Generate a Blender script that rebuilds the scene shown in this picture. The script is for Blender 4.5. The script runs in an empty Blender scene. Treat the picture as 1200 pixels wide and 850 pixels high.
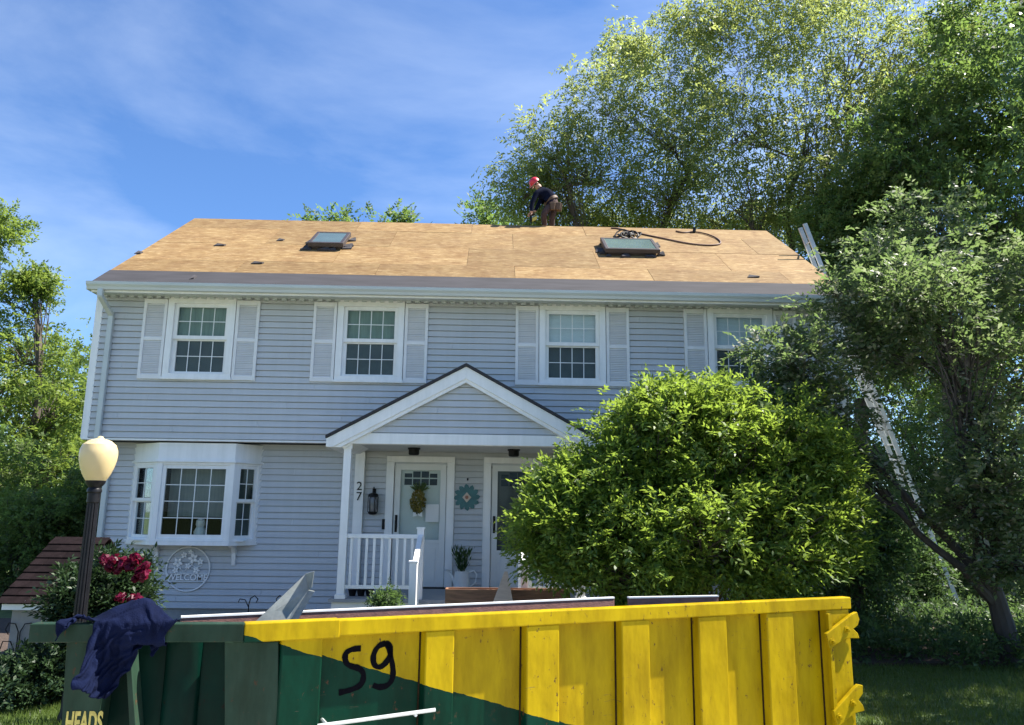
import bpy, bmesh, math, random
import numpy as np
from mathutils import Vector, Matrix
random.seed(7); RNG = np.random.default_rng(7)
R_ = math.radians
scene = bpy.context.scene
COL = scene.collection

# ------------------------------------------------------------------ camera
F_PX, PITCH, ROLL, YAW = 900.0, 0.19308, -0.012636, -0.024414
CAM = Vector((0.0, -12.7355, 1.8))
def _rot():
    cy, sy = math.cos(YAW), math.sin(YAW); cp, sp = math.cos(PITCH), math.sin(PITCH); cr, sr = math.cos(ROLL), math.sin(ROLL)
    Rz = Matrix(((cy,-sy,0),(sy,cy,0),(0,0,1))); Rx = Matrix(((1,0,0),(0,cp,-sp),(0,sp,cp))); Ry = Matrix(((cr,0,sr),(0,1,0),(-sr,0,cr)))
    return Rz @ Rx @ Ry
CR = _rot()
cd = bpy.data.cameras.new('camera'); cam = bpy.data.objects.new('camera', cd); COL.objects.link(cam)
cd.sensor_width = 36.0; cd.sensor_fit = 'HORIZONTAL'; cd.lens = 36.0 * F_PX / 1200.0
cd.clip_start = 0.05; cd.clip_end = 2000.0
_r, _f, _u = CR.col[0], CR.col[1], CR.col[2]
M4 = Matrix(((_r[0],_u[0],-_f[0],CAM[0]),(_r[1],_u[1],-_f[1],CAM[1]),(_r[2],_u[2],-_f[2],CAM[2]),(0,0,0,1)))
cam.matrix_world = M4
scene.camera = cam

# ------------------------------------------------------------------ sky, sun, exposure
SUN_EL, SUN_AZ = R_(53.0), R_(8.0)          # sun to the right, a little behind the front wall's plane
S = Vector((math.cos(SUN_EL)*math.cos(SUN_AZ), math.cos(SUN_EL)*math.sin(SUN_AZ), math.sin(SUN_EL)))
world = bpy.data.worlds.new('World'); scene.world = world; world.use_nodes = True
nt = world.node_tree; nt.nodes.clear()
def N(nt, t, **k):
    n = nt.nodes.new(t)
    for a, b in k.items(): setattr(n, a, b)
    return n
L = lambda nt, a, b: nt.links.new(a, b)
sky = N(nt, 'ShaderNodeTexSky', sky_type='NISHITA', sun_disc=False)
sky.sun_elevation = SUN_EL; sky.sun_rotation = math.pi/2 - SUN_AZ
sky.air_density = 1.0; sky.dust_density = 0.25; sky.ozone_density = 3.2; sky.altitude = 0
tc = N(nt, 'ShaderNodeTexCoord')
mp = N(nt, 'ShaderNodeMapping'); mp.inputs['Rotation'].default_value = (0.25, 0.62, 0.9); mp.inputs['Scale'].default_value = (1.0, 2.0, 3.6)
L(nt, tc.outputs['Generated'], mp.inputs['Vector'])
n1 = N(nt, 'ShaderNodeTexNoise'); n1.inputs['Scale'].default_value = 1.25; n1.inputs['Detail'].default_value = 9; n1.inputs['Roughness'].default_value = .56; n1.inputs['Distortion'].default_value = .3
L(nt, mp.outputs[0], n1.inputs['Vector'])
cr = N(nt, 'ShaderNodeValToRGB'); cr.color_ramp.elements[0].position = .45; cr.color_ramp.elements[1].position = .80
cr.color_ramp.elements[1].color = (.42,.42,.42,1); L(nt, n1.outputs['Fac'], cr.inputs['Fac'])
tint = N(nt, 'ShaderNodeMix', data_type='RGBA', blend_type='MULTIPLY'); tint.inputs[0].default_value = 1; tint.inputs[7].default_value = (.66,.88,1.14,1)
L(nt, sky.outputs[0], tint.inputs[6])
mx = N(nt, 'ShaderNodeMix', data_type='RGBA'); L(nt, cr.outputs[0], mx.inputs[0]); L(nt, tint.outputs[2], mx.inputs[6]); mx.inputs[7].default_value = (6.6,7.4,8.4,1)
bg = N(nt, 'ShaderNodeBackground'); bg.inputs['Strength'].default_value = 0.068
L(nt, mx.outputs[2], bg.inputs['Color']); wo = N(nt, 'ShaderNodeOutputWorld'); L(nt, bg.outputs[0], wo.inputs['Surface'])
sl = bpy.data.lights.new('sun', 'SUN'); sl.energy = 5.0; sl.angle = R_(0.53); sl.color = (1.0, .95, .86)
so = bpy.data.objects.new('sun', sl); COL.objects.link(so); so.location = (30, 5, 40)
so.rotation_euler = (-S).to_track_quat('-Z', 'Y').to_euler()
vs = scene.view_settings
scene.display_settings.display_device = 'sRGB'
vs.view_transform = 'Standard'; vs.look = 'None'; vs.gamma = 1; vs.use_curve_mapping = False; vs.exposure = 1.52
scene.cycles.use_denoising = True; scene.cycles.max_bounces = 8; scene.cycles.transparent_max_bounces = 12
try: scene.cycles.denoiser = 'OPENIMAGEDENOISE'
except Exception: pass
scene.cycles.sample_clamp_indirect = 8

# ------------------------------------------------------------------ helpers
def ray(px, py):
    return CR @ Vector(((px-600)/F_PX, 1.0, -(py-425)/F_PX))
def W(px, py, y):                                   # point of the line of sight at world depth y
    v = ray(px, py); t = (y - CAM.y)/v.y; return CAM + v*t
def WZ(px, py, z):
    v = ray(px, py); t = (z - CAM.z)/v.z; return CAM + v*t
def WP(px, py, p0, n):
    v = ray(px, py); t = (Vector(p0)-CAM).dot(n)/v.dot(n); return CAM + v*t

ORG = {}
def props(o, label=None, cat=None, group=None, kind=None):
    if label: o['label'] = label
    if cat: o['category'] = cat
    if group: o['group'] = group
    if kind: o['kind'] = kind
    return o
def thing(name, label, cat, loc=(0,0,0), group=None):
    o = bpy.data.objects.new(name, None); COL.objects.link(o); o.location = loc; o.empty_display_size = .2
    ORG[o.name] = Vector(loc); return props(o, label, cat, group)
def link_mesh(name, me, parent=None, loc=(0,0,0)):
    o = bpy.data.objects.new(name, me); COL.objects.link(o); o.location = loc
    if parent is not None: o.parent = parent
    ORG[o.name] = ORG[parent.name] if parent is not None else Vector((0,0,0))
    return o
class MB:
    """collects shapes; optional local frame (o, u, v, w)"""
    def __init__(s, o=(0,0,0), u=(1,0,0), v=(0,1,0), w=(0,0,1)):
        s.o, s.u, s.v, s.w = Vector(o), Vector(u), Vector(v), Vector(w); s.V = []; s.F = []
    def p(s, a, b, c): return s.o + s.u*a + s.v*b + s.w*c
    def poly(s, pts, closed=True):
        i = len(s.V); s.V += [s.p(*q) for q in pts]; s.F.append(tuple(range(i, i+len(pts)))); return s
    def hexa(s, b, t):                               # bottom 4 ccw, top 4
        i = len(s.V); s.V += [s.p(*q) for q in b] + [s.p(*q) for q in t]
        s.F += [(i+3,i+2,i+1,i), (i+4,i+5,i+6,i+7)] + [(i+k, i+(k+1)%4, i+4+(k+1)%4, i+4+k) for k in range(4)]; return s
    def box(s, a0, a1, b0, b1, c0, c1):
        return s.hexa([(a0,b0,c0),(a1,b0,c0),(a1,b1,c0),(a0,b1,c0)], [(a0,b0,c1),(a1,b0,c1),(a1,b1,c1),(a0,b1,c1)])
    def prism(s, pts, d0, d1, axis=1):               # polygon in the two other axes, extruded along axis
        def q(a, b, d): return {0:(d,a,b), 1:(a,d,b), 2:(a,b,d)}[axis]
        n = len(pts); i = len(s.V); s.V += [s.p(*q(a,b,d0)) for a,b in pts] + [s.p(*q(a,b,d1)) for a,b in pts]
        s.F += [tuple(range(i,i+n)), tuple(range(i+2*n-1,i+n-1,-1))] + [(i+k, i+n+k, i+n+(k+1)%n, i+(k+1)%n) for k in range(n)]; return s
    def tube(s, pts, r, n=8, cap=True):
        P = [s.p(*q) if not isinstance(q, Vector) or True else q for q in pts]; m = len(P)
        rr = r if hasattr(r, '__len__') else [r]*m
        i0 = len(s.V); prev = None
        for k in range(m):
            t = (P[min(k+1,m-1)] - P[max(k-1,0)])
            t = t.normalized() if t.length > 1e-9 else Vector((0,0,1))
            a = (prev - t*prev.dot(t)) if prev is not None else t.orthogonal()
            if a.length < 1e-6: a = t.orthogonal()
            a.normalize(); b = t.cross(a); prev = a
            for j in range(n):
                an = 2*math.pi*j/n; s.V.append(P[k] + (a*math.cos(an) + b*math.sin(an))*rr[k])
        for k in range(m-1):
            for j in range(n):
                s.F.append((i0+k*n+j, i0+k*n+(j+1)%n, i0+(k+1)*n+(j+1)%n, i0+(k+1)*n+j))
        if cap: s.F.append(tuple(range(i0+n-1, i0-1, -1))); s.F.append(tuple(range(i0+(m-1)*n, i0+m*n)))
        return s
    def lathe(s, prof, n=24, c=(0,0)):
        i0 = len(s.V)
        for r, z in prof:
            for j in range(n):
                an = 2*math.pi*j/n; s.V.append(s.p(c[0]+r*math.cos(an), c[1]+r*math.sin(an), z))
        m = len(prof)
        for k in range(m-1):
            for j in range(n): s.F.append((i0+k*n+j, i0+k*n+(j+1)%n, i0+(k+1)*n+(j+1)%n, i0+(k+1)*n+j))
        s.F.append(tuple(range(i0+n-1,i0-1,-1))); s.F.append(tuple(range(i0+(m-1)*n,i0+m*n))); return s
    def mesh(s, name, mat, smooth=False, org=Vector((0,0,0))):
        me = bpy.data.meshes.new(name); me.from_pydata([tuple(v-org) for v in s.V], [], s.F)
        bm = bmesh.new(); bm.from_mesh(me); bmesh.ops.recalc_face_normals(bm, faces=bm.faces); bm.to_mesh(me); bm.free()
        if smooth:
            for p in me.polygons: p.use_smooth = True
            try: me.set_sharp_from_angle(angle=R_(35))
            except Exception: pass
        if mat: me.materials.append(mat)
        return me
    def build(s, name, mat, parent=None, smooth=False, bevel=0):
        org = ORG[parent.name] if parent is not None else Vector((0,0,0))
        o = link_mesh(name, s.mesh(name, mat, smooth, org), parent)
        if bevel:
            b = o.modifiers.new('bevel','BEVEL'); b.width = bevel; b.segments = 2; b.limit_method = 'ANGLE'; b.angle_limit = R_(40)
        return o
def solo(mb, name, mat, label, cat, group=None, kind=None, smooth=False, bevel=0, base=None):
    """a thing that is one mesh, with its origin at its base"""
    if base is None:
        lo = Vector((min(v.x for v in mb.V), min(v.y for v in mb.V), min(v.z for v in mb.V))); hi = Vector((max(v.x for v in mb.V), max(v.y for v in mb.V), 0))
        base = Vector(((lo.x+hi.x)/2, (lo.y+hi.y)/2, lo.z))
    o = link_mesh(name, mb.mesh(name, mat, smooth, Vector(base)), None, base); ORG[o.name] = Vector(base)
    if bevel:
        b = o.modifiers.new('bevel','BEVEL'); b.width = bevel; b.segments = 2; b.limit_method = 'ANGLE'; b.angle_limit = R_(40)
    return props(o, label, cat, group, kind)

# ------------------------------------------------------------------ materials
def mat(name, col, rough=.6, var=.12, scale=6.0, stretch=(1,1,1), bump=0.0, bscale=None, metal=0.0, spec=.5, detail=4, rnd=0.0, col2=None, coat=0.0):
    m = bpy.data.materials.new(name); m.use_nodes = True; t = m.node_tree; b = t.nodes['Principled BSDF']
    b.inputs['Roughness'].default_value = rough; b.inputs['Metallic'].default_value = metal; b.inputs['Specular IOR Level'].default_value = spec
    if coat: b.inputs['Coat Weight'].default_value = coat; b.inputs['Coat Roughness'].default_value = .25
    tcn = N(t,'ShaderNodeTexCoord'); mpn = N(t,'ShaderNodeMapping'); mpn.inputs['Scale'].default_value = stretch; L(t, tcn.outputs['Object'], mpn.inputs['Vector'])
    nz = N(t,'ShaderNodeTexNoise'); nz.inputs['Scale'].default_value = scale; nz.inputs['Detail'].default_value = detail; nz.inputs['Roughness'].default_value = .6; L(t, mpn.outputs[0], nz.inputs['Vector'])
    rp = N(t,'ShaderNodeValToRGB'); rp.color_ramp.elements[0].position = .3; rp.color_ramp.elements[1].position = .7
    c2 = col2 if col2 else tuple(min(1, c*(1+var)) for c in col)
    rp.color_ramp.elements[0].color = (*[c*(1-var) for c in col], 1); rp.color_ramp.elements[1].color = (*c2, 1); L(t, nz.outputs['Fac'], rp.inputs['Fac'])
    out = rp.outputs[0]
    if rnd:
        oi = N(t,'ShaderNodeObjectInfo'); mr = N(t,'ShaderNodeMapRange'); mr.inputs[3].default_value = 1-rnd; mr.inputs[4].default_value = 1+rnd; L(t, oi.outputs['Random'], mr.inputs[0])
        mm = N(t,'ShaderNodeMix', data_type='RGBA', blend_type='MULTIPLY'); mm.inputs[0].default_value = 1; L(t, out, mm.inputs[6]); L(t, mr.outputs[0], mm.inputs[7]); out = mm.outputs[2]
    L(t, out, b.inputs['Base Color'])
    if bump:
        bn = N(t,'ShaderNodeBump'); bn.inputs['Strength'].default_value = bump; bn.inputs['Distance'].default_value = .01
        n2 = N(t,'ShaderNodeTexNoise'); n2.inputs['Scale'].default_value = bscale or scale*4; n2.inputs['Detail'].default_value = 5; L(t, mpn.outputs[0], n2.inputs['Vector'])
        L(t, n2.outputs['Fac'], bn.inputs['Height']); L(t, bn.outputs[0], b.inputs['Normal'])
    return m
def leafmat(name, cols, trans=.4, tcol=(.35,.55,.08), gloss=.35, rough=.45):
    m = bpy.data.materials.new(name); m.use_nodes = True; t = m.node_tree; t.nodes.clear()
    g = N(t,'ShaderNodeNewGeometry'); rp = N(t,'ShaderNodeValToRGB'); rp.color_ramp.interpolation = 'LINEAR'
    e = rp.color_ramp.elements
    while len(e) < len(cols): e.new(.5)
    for i, c in enumerate(cols): e[i].position = i/(len(cols)-1); e[i].color = (*c, 1)
    L(t, g.outputs['Random Per Island'], rp.inputs['Fac'])
    pb = N(t,'ShaderNodeBsdfPrincipled'); pb.inputs['Roughness'].default_value = rough; pb.inputs['Specular IOR Level'].default_value = gloss
    L(t, rp.outputs[0], pb.inputs['Base Color'])
    tr = N(t,'ShaderNodeBsdfTranslucent'); mm = N(t,'ShaderNodeMix', data_type='RGBA', blend_type='MIX'); mm.inputs[0].default_value = .5; mm.inputs[7].default_value = (*tcol,1)
    L(t, rp.outputs[0], mm.inputs[6]); L(t, mm.outputs[2], tr.inputs['Color'])
    ms = N(t,'ShaderNodeMixShader'); ms.inputs[0].default_value = trans; L(t, pb.outputs[0], ms.inputs[1]); L(t, tr.outputs[0], ms.inputs[2])
    o = N(t,'ShaderNodeOutputMaterial'); L(t, ms.outputs[0], o.inputs['Surface']); return m
def glassmat(name, refl=.10, tint=(.92,.95,.94)):
    m = bpy.data.materials.new(name); m.use_nodes = True; t = m.node_tree; t.nodes.clear()
    tr = N(t,'ShaderNodeBsdfTransparent'); tr.inputs['Color'].default_value = (*tint,1)
    gl = N(t,'ShaderNodeBsdfGlossy'); gl.inputs['Roughness'].default_value = .02; gl.inputs['Color'].default_value = (.95,.97,1,1)
    lw = N(t,'ShaderNodeLayerWeight'); lw.inputs['Blend'].default_value = .14
    mr = N(t,'ShaderNodeMapRange'); mr.inputs[3].default_value = refl; mr.inputs[4].default_value = 1.0; L(t, lw.outputs['Fresnel'], mr.inputs[0])
    ms = N(t,'ShaderNodeMixShader'); L(t, mr.outputs[0], ms.inputs[0]); L(t, tr.outputs[0], ms.inputs[1]); L(t, gl.outputs[0], ms.inputs[2])
    o = N(t,'ShaderNodeOutputMaterial'); L(t, ms.outputs[0], o.inputs['Surface']); return m

M_SIDING = mat('vinyl_siding', (.505,.52,.535), .5, .05, 3, (.3,1,6), bump=.05, bscale=60, rnd=.025)
def weather(m, amt=.10, st=(5,5,.3)):                # rain streaks and dust with their own shape
    t = m.node_tree; b = t.nodes['Principled BSDF']; src = b.inputs['Base Color'].links[0].from_socket
    tcn = N(t,'ShaderNodeTexCoord'); mp_ = N(t,'ShaderNodeMapping'); mp_.inputs['Scale'].default_value = st; L(t, tcn.outputs['Object'], mp_.inputs['Vector'])
    nz = N(t,'ShaderNodeTexNoise'); nz.inputs['Scale'].default_value = 1.6; nz.inputs['Detail'].default_value = 6; nz.inputs['Roughness'].default_value = .65; L(t, mp_.outputs[0], nz.inputs['Vector'])
    rp = N(t,'ShaderNodeValToRGB'); rp.color_ramp.elements[0].position = .36; rp.color_ramp.elements[0].color = (1-amt*1.1,1-amt,1-amt*1.1,1); rp.color_ramp.elements[1].position = .6; rp.color_ramp.elements[1].color = (1,1,1,1); L(t, nz.outputs['Fac'], rp.inputs['Fac'])
    mm = N(t,'ShaderNodeMix', data_type='RGBA', blend_type='MULTIPLY'); mm.inputs[0].default_value = 1; L(t, src, mm.inputs[6]); L(t, rp.outputs[0], mm.inputs[7]); L(t, mm.outputs[2], b.inputs['Base Color'])
weather(M_SIDING, .05)
M_WHITE = mat('white_trim', (.82,.82,.81), .45, .04, 4)
weather(M_WHITE, .08)
M_SHUT = mat('shutter_paint', (.72,.72,.72), .55, .05, 5)
M_GUTTER = mat('gutter_aluminium', (.50,.54,.53), .4, .06, 3, (.3,1,1))
M_PLY = None
def plywood():
    m = bpy.data.materials.new('plywood_sheathing'); m.use_nodes = True; t = m.node_tree; b = t.nodes['Principled BSDF']; b.inputs['Roughness'].default_value = .8; b.inputs['Specular IOR Level'].default_value = .2
    tcn = N(t,'ShaderNodeTexCoord'); oi = N(t,'ShaderNodeObjectInfo')
    off = N(t,'ShaderNodeVectorMath', operation='SCALE'); off.inputs['Scale'].default_value = 37.0
    cmb = N(t,'ShaderNodeCombineXYZ'); L(t, oi.outputs['Random'], cmb.inputs[0]); L(t, oi.outputs['Random'], cmb.inputs[1]); L(t, cmb.outputs[0], off.inputs[0])
    add = N(t,'ShaderNodeVectorMath', operation='ADD'); L(t, tcn.outputs['Object'], add.inputs[0]); L(t, off.outputs[0], add.inputs[1])
    mp1 = N(t,'ShaderNodeMapping'); mp1.inputs['Scale'].default_value = (.9, 7, 7); L(t, add.outputs[0], mp1.inputs['Vector'])
    n1 = N(t,'ShaderNodeTexNoise'); n1.inputs['Scale'].default_value = 3.2; n1.inputs['Detail'].default_value = 6; n1.inputs['Distortion'].default_value = 1.4; L(t, mp1.outputs[0], n1.inputs['Vector'])
    rp = N(t,'ShaderNodeValToRGB'); e = rp.color_ramp.elements; e[0].position = .30; e[0].color = (.180,.109,.042,1); e[1].position = .72; e[1].color = (.275,.205,.108,1)
    x = e.new(.5); x.color = (.228,.155,.070,1); L(t, n1.outputs['Fac'], rp.inputs['Fac'])
    n2 = N(t,'ShaderNodeTexNoise'); n2.inputs['Scale'].default_value = 2.2; n2.inputs['Detail'].default_value = 7; n2.inputs['Roughness'].default_value = .7; L(t, add.outputs[0], n2.inputs['Vector'])
    r2 = N(t,'ShaderNodeValToRGB'); r2.color_ramp.elements[0].position = .35; r2.color_ramp.elements[0].color = (.80,.70,.66,1); r2.color_ramp.elements[1].position = .58; r2.color_ramp.elements[1].color = (1.04,1.0,.97,1); L(t, n2.outputs['Fac'], r2.inputs['Fac'])
    mm = N(t,'ShaderNodeMix', data_type='RGBA', blend_type='MULTIPLY'); mm.inputs[0].default_value = 1; L(t, rp.outputs[0], mm.inputs[6]); L(t, r2.outputs[0], mm.inputs[7])
    mpf = N(t,'ShaderNodeMapping'); mpf.inputs['Scale'].default_value = (1,2.2,2.2); mpf.inputs['Rotation'].default_value = (0,0,.5); L(t, add.outputs[0], mpf.inputs['Vector'])
    nf = N(t,'ShaderNodeTexNoise'); nf.inputs['Scale'].default_value = 7; nf.inputs['Detail'].default_value = 5; nf.inputs['Roughness'].default_value = .7; L(t, mpf.outputs[0], nf.inputs['Vector'])
    rf = N(t,'ShaderNodeValToRGB'); ef = rf.color_ramp.elements; ef[0].position = .34; ef[0].color = (.70,.62,.56,1); ef[1].position = .66; ef[1].color = (1.45,1.5,1.6,1); xf = ef.new(.45); xf.color = (.97,.96,.95,1); xg = ef.new(.57); xg.color = (1.03,1.03,1.04,1); L(t, nf.outputs['Fac'], rf.inputs['Fac'])
    mf = N(t,'ShaderNodeMix', data_type='RGBA', blend_type='MULTIPLY'); mf.inputs[0].default_value = 1; L(t, mm.outputs[2], mf.inputs[6]); L(t, rf.outputs[0], mf.inputs[7]); mm = mf
    mr = N(t,'ShaderNodeMapRange'); mr.inputs[3].default_value = .86; mr.inputs[4].default_value = 1.12; L(t, oi.outputs['Random'], mr.inputs[0])
    m2 = N(t,'ShaderNodeMix', data_type='RGBA', blend_type='MULTIPLY'); m2.inputs[0].default_value = 1; L(t, mm.outputs[2], m2.inputs[6]); L(t, mr.outputs[0], m2.inputs[7])
    L(t, m2.outputs[2], b.inputs['Base Color']); return m
M_PLY = plywood()
M_UNDER = mat('drip_underlayment', (.034,.032,.037), .95, .25, 4, (.4,2,2), bump=.2)
M_SHING = mat('dark_shingle', (.035,.035,.04), .9, .4, 40, bump=.4)
M_BROWNSH = mat('brown_shingle', (.010,.0065,.007), .95, .35, 14, (1,1,1), bump=.4, rnd=.25, spec=.08)  # near-black base puts shade into the shed roof's colour
M_BLACK = mat('black_metal', (.010,.010,.011), .5, .2, 10, spec=.2)
M_CONC = mat('concrete', (.30,.29,.27), .9, .15, 8, bump=.3)
M_STUCCO = mat('shed_wall', (.29,.28,.265), .9, .08, 12, bump=.25)
M_DECK = mat('deck_board', (.30,.31,.32), .7, .12, 6, (1,6,6))
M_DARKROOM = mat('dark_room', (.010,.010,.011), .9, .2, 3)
M_CURT_REFL = mat('curtain_greenish', (.23,.30,.25), .8, .15, 5, (6,1,.5))  # green tint stands in for trees mirrored in the glass
M_BLIND_SKY = mat('blind_white', (.62,.68,.72), .7, .06, 5, (1,1,8))  # bluish white stands in for sky mirrored in the glass
M_SCREEN = mat('insect_screen', (.085,.10,.096), .8, .15, 4)
M_GLASS = glassmat('window_glass', .004)
M_GLASS2 = glassmat('door_glass', .0)
M_DOOR = mat('door_paint', (.68,.69,.67), .4, .04, 4)
M_SKYGL = mat('skylight_glass', (.085,.125,.122), .15, .1, 4, spec=.35)
M_SKYFR = mat('skylight_frame', (.045,.035,.035), .5, .2, 8)
M_FELT = mat('torn_felt', (.05,.045,.05), .95, .4, 9, bump=.5)
M_BARK = mat('bark', (.085,.068,.055), .95, .35, 9, (1,1,.25), bump=.9, bscale=30)
M_BARKG = mat('grey_bark', (.062,.055,.050), .95, .35, 7, (1,1,.3), bump=.9, bscale=24)
M_WOODBR = mat('weathered_brown_board', (.24,.125,.07), .8, .3, 5, (1,8,8), bump=.2)
M_REDPL = mat('old_painted_plank', (.22,.105,.085), .75, .3, 6, (.6,6,6), bump=.2)
M_TAN = mat('raw_plywood_scrap', (.55,.44,.35), .8, .12, 6, (1,1,5))
M_ALU = mat('aluminium', (.50,.51,.51), .5, .15, 5, metal=.3)
M_FLASH = mat('galvanised_flashing', (.20,.22,.215), .55, .3, 6, bump=.15, metal=.2)

# ------------------------------------------------------------------ ground
def sheet(name, pts, z, m, kind='structure'):
    mb = MB(); mb.poly([(x,y,z) for x,y in pts]); o = mb.build(name, m); o['kind'] = kind; return o
M_LAWN = mat('lawn_soil_grass', (.070,.105,.028), .95, .35, 3.0, bump=.6, bscale=40, col2=(.115,.165,.045))
gm = MB()
GN = 60
gx = [-400,-120,-60,-30]+[-20+40*i/GN for i in range(GN+1)]+[30,60,120,400]
gy = [-400,-120,-60,-30]+[-16+40*i/GN for i in range(GN+1)]+[40,60,120,400]
def gz(x, y): return 0.02*math.sin(x*1.3+.4)*math.sin(y*1.1) if abs(x) < 20 and -16 < y < 24 else 0.0
gm.V = [Vector((x,y,gz(x,y)-.02)) for y in gy for x in gx]
nx = len(gx); gm.F = [(j*nx+i, j*nx+i+1, (j+1)*nx+i+1, (j+1)*nx+i) for j in range(len(gy)-1) for i in range(nx-1)]
o = gm.build('ground', M_LAWN, smooth=True); o['kind'] = 'structure'
M_DRIVE = mat('old_concrete', (.42,.39,.35), .9, .12, 3, bump=.3, bscale=40)  # pale tone chosen to bounce sunlight onto the shaded front wall
dv = MB(); dv.box(-3.3,2.9,-8.8,-4.6,-.05,.012); o = dv.build('driveway', M_DRIVE); o['kind'] = 'structure'
dv = MB(); dv.box(-60,60,-19,-8.8,-.05,.010); o = dv.build('street', M_DRIVE); o['kind'] = 'structure'  # out of view; added wide and pale as a sun reflector for the house
M_MULCH = mat('mulch', (.055,.036,.026), .95, .5, 25, bump=1.0, bscale=50)
mb = MB(); mb.box(-8.2,-2.6,-4.7,-2.6,-.05,.035); mb.box(-8.2,-2.3,-2.6,.4,-.05,.035); o = mb.build('flower_bed', M_MULCH); o['kind'] = 'structure'
mb = MB(); mb.box(1.8,12,-2.75,4,-.05,.02); o = mb.build('planting_bed', M_MULCH); o['kind'] = 'structure'

# ------------------------------------------------------------------ house
XL, XR, YB, Y1 = -6.70, 6.00, 6.8, 0.45         # left, right wall, back wall, first floor front
ZO, ZE, RY, RZ, EY, EZ = 2.915, 5.33, 3.4, 8.06, -.45, 5.43
house = thing('house', 'two storey grey blue clapboard house with its roof stripped to plywood', 'house', (-.36, 3.4, 0))
ROWH = .105
WINS = [(-5.499,-4.369), (-2.655,-1.525), (.768,1.898), (3.650,4.780)]; WZ0, WZ1 = 3.902, 5.313
def cut(iv, holes):
    res = [iv]
    for h0, h1 in holes:
        nr = []
        for a, b in res:
            if h1 <= a or h0 >= b: nr.append((a,b)); continue
            if h0 > a: nr.append((a,h0))
            if h1 < b: nr.append((h1,b))
        res = nr
    return [r for r in res if r[1]-r[0] > .02]
def clap_wall(parent, x0f, x1f, yf, z0, z1, holes, wallname='wall'):
    """backing sheet plus one clapboard object per course and gap. holes: (x0,x1,z0,z1)"""
    bk = MB(); n = max(1, round((z1-z0)/ROWH)); h = (z1-z0)/n
    for k in range(n):
        a = z0+k*h; b = a+h
        for s0, s1 in cut((x0f((a+b)/2), x1f((a+b)/2)), [(q[0],q[1]) for q in holes if q[2] < b-.03 and q[3] > a+.03]):
            bk.box(s0, s1, yf+.012, yf+.11, a, b)
    w = bk.build(wallname, M_SIDING, parent)
    for k in range(n):
        a = z0+k*h; b = a+h
        xa, xb = x0f((a+b)/2), x1f((a+b)/2); segs = []
        for s0, s1 in cut((xa, xb), [(q[0],q[1]) for q in holes if q[2] < b-.03 and q[3] > a+.03]):
            cp = [c_ for c_ in (xa + ((k*1.37) % 3.66) + 3.66*m_ for m_ in range(5)) if s0+.3 < c_ < s1-.3]; e_ = [s0]+cp+[s1]
            segs += [(e_[i_]+(.0015 if i_ else 0), e_[i_+1]-(.0015 if i_+2 < len(e_) else 0)) for i_ in range(len(e_)-1)]
        for s0, s1 in segs:
            c = MB(); ta = (x0f(b)-x0f(a)) if abs(s0-xa) < 1e-6 else 0; tb = (x1f(b)-x1f(a)) if abs(s1-xb) < 1e-6 else 0
            sl0, sl1 = s0-ta/2, s1-tb/2; su0, su1 = s0+ta/2, s1+tb/2
            c.hexa([(sl0,yf-.028,a+.013),(sl1,yf-.028,a+.013),(sl1,yf+.011,a+.013),(sl0,yf+.011,a+.013)], [(su0,yf-.010,b),(su1,yf-.010,b),(su1,yf+.011,b),(su0,yf+.011,b)])
            c.build('clapboard', M_SIDING, w)
    return w
cl = lambda v: (lambda z: v)
clap_wall(house, cl(XL+.09), cl(XR-.09), 0.0, ZO+.0, ZE, [(a+.06,b-.06,WZ0+.06,WZ1-.06) for a,b in WINS])
BX0, BX1, BZ0, BZ1 = -6.05, -3.86, 1.25, 2.86
D1, D2 = (-1.70,-.70), (-.06,.94)
GZ = .20; DKZ = .56
clap_wall(house, cl(XL+.22), cl(XR-.2), Y1, GZ, ZO-.03, [(BX0+.05,BX1-.05,BZ0+.05,BZ1-.05), (D1[0],D1[1],DKZ,2.60), (D2[0],D2[1],DKZ,2.60)])
mb = MB(); mb.box(XL+.22,XR-.2,Y1+.02,YB,-.3,GZ); mb.build('foundation', M_CONC, house)
# side and back walls (plain, never seen from the front)
mb = MB()
mb.prism([(0.0,ZO),(YB,ZO),(YB,ZE),(RY,RZ-.22),(0.0,ZE)], XL, XL+.1, 0); mb.prism([(0.0,ZO),(YB,ZO),(YB,ZE),(RY,RZ-.22),(0.0,ZE)], XR-.1, XR, 0)
mb.box(XL+.22,XL+.32,Y1+.01,YB,GZ,ZO-.03); mb.box(XR-.3,XR-.2,Y1+.01,YB,GZ,ZO-.03); mb.box(XL+.01,XR-.01,YB-.1,YB-.01,GZ,ZE)
mb.build('wall', M_SIDING, house)
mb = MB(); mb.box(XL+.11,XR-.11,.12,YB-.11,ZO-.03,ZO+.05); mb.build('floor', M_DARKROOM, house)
for x in (XL, XR):
    s = 1 if x == XL else -1
    mb = MB(); mb.box(min(x-.02*s,x+.10*s), max(x-.02*s,x+.10*s), -.024, .10, ZO-.01, ZE); mb.build('corner_board', M_WHITE, house, bevel=.004)
    x2 = x+.2*s; mb = MB(); mb.box(min(x2,x2+.11*s), max(x2,x2+.11*s), Y1-.024, Y1+.10, GZ, ZO-.035); mb.build('corner_board', M_WHITE, house, bevel=.004)
mb = MB(); mb.box(XL,XR,-.03,Y1+.01,ZO-.028,ZO-.002); mb.build('soffit', M_WHITE, house)
mb = MB(); mb.box(XL,XR,EY+.03,-.005,ZE-.02,ZE+.005); so_ = mb.build('soffit', M_GUTTER, house)
for i in range(84):
    x = XL+.1+i*.15
    if x > XR-.05: break
    mb = MB(); mb.box(x,x+.08,-.10,-.022,ZE-.05,ZE-.021); mb.build('dentil', M_GUTTER, so_)
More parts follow.
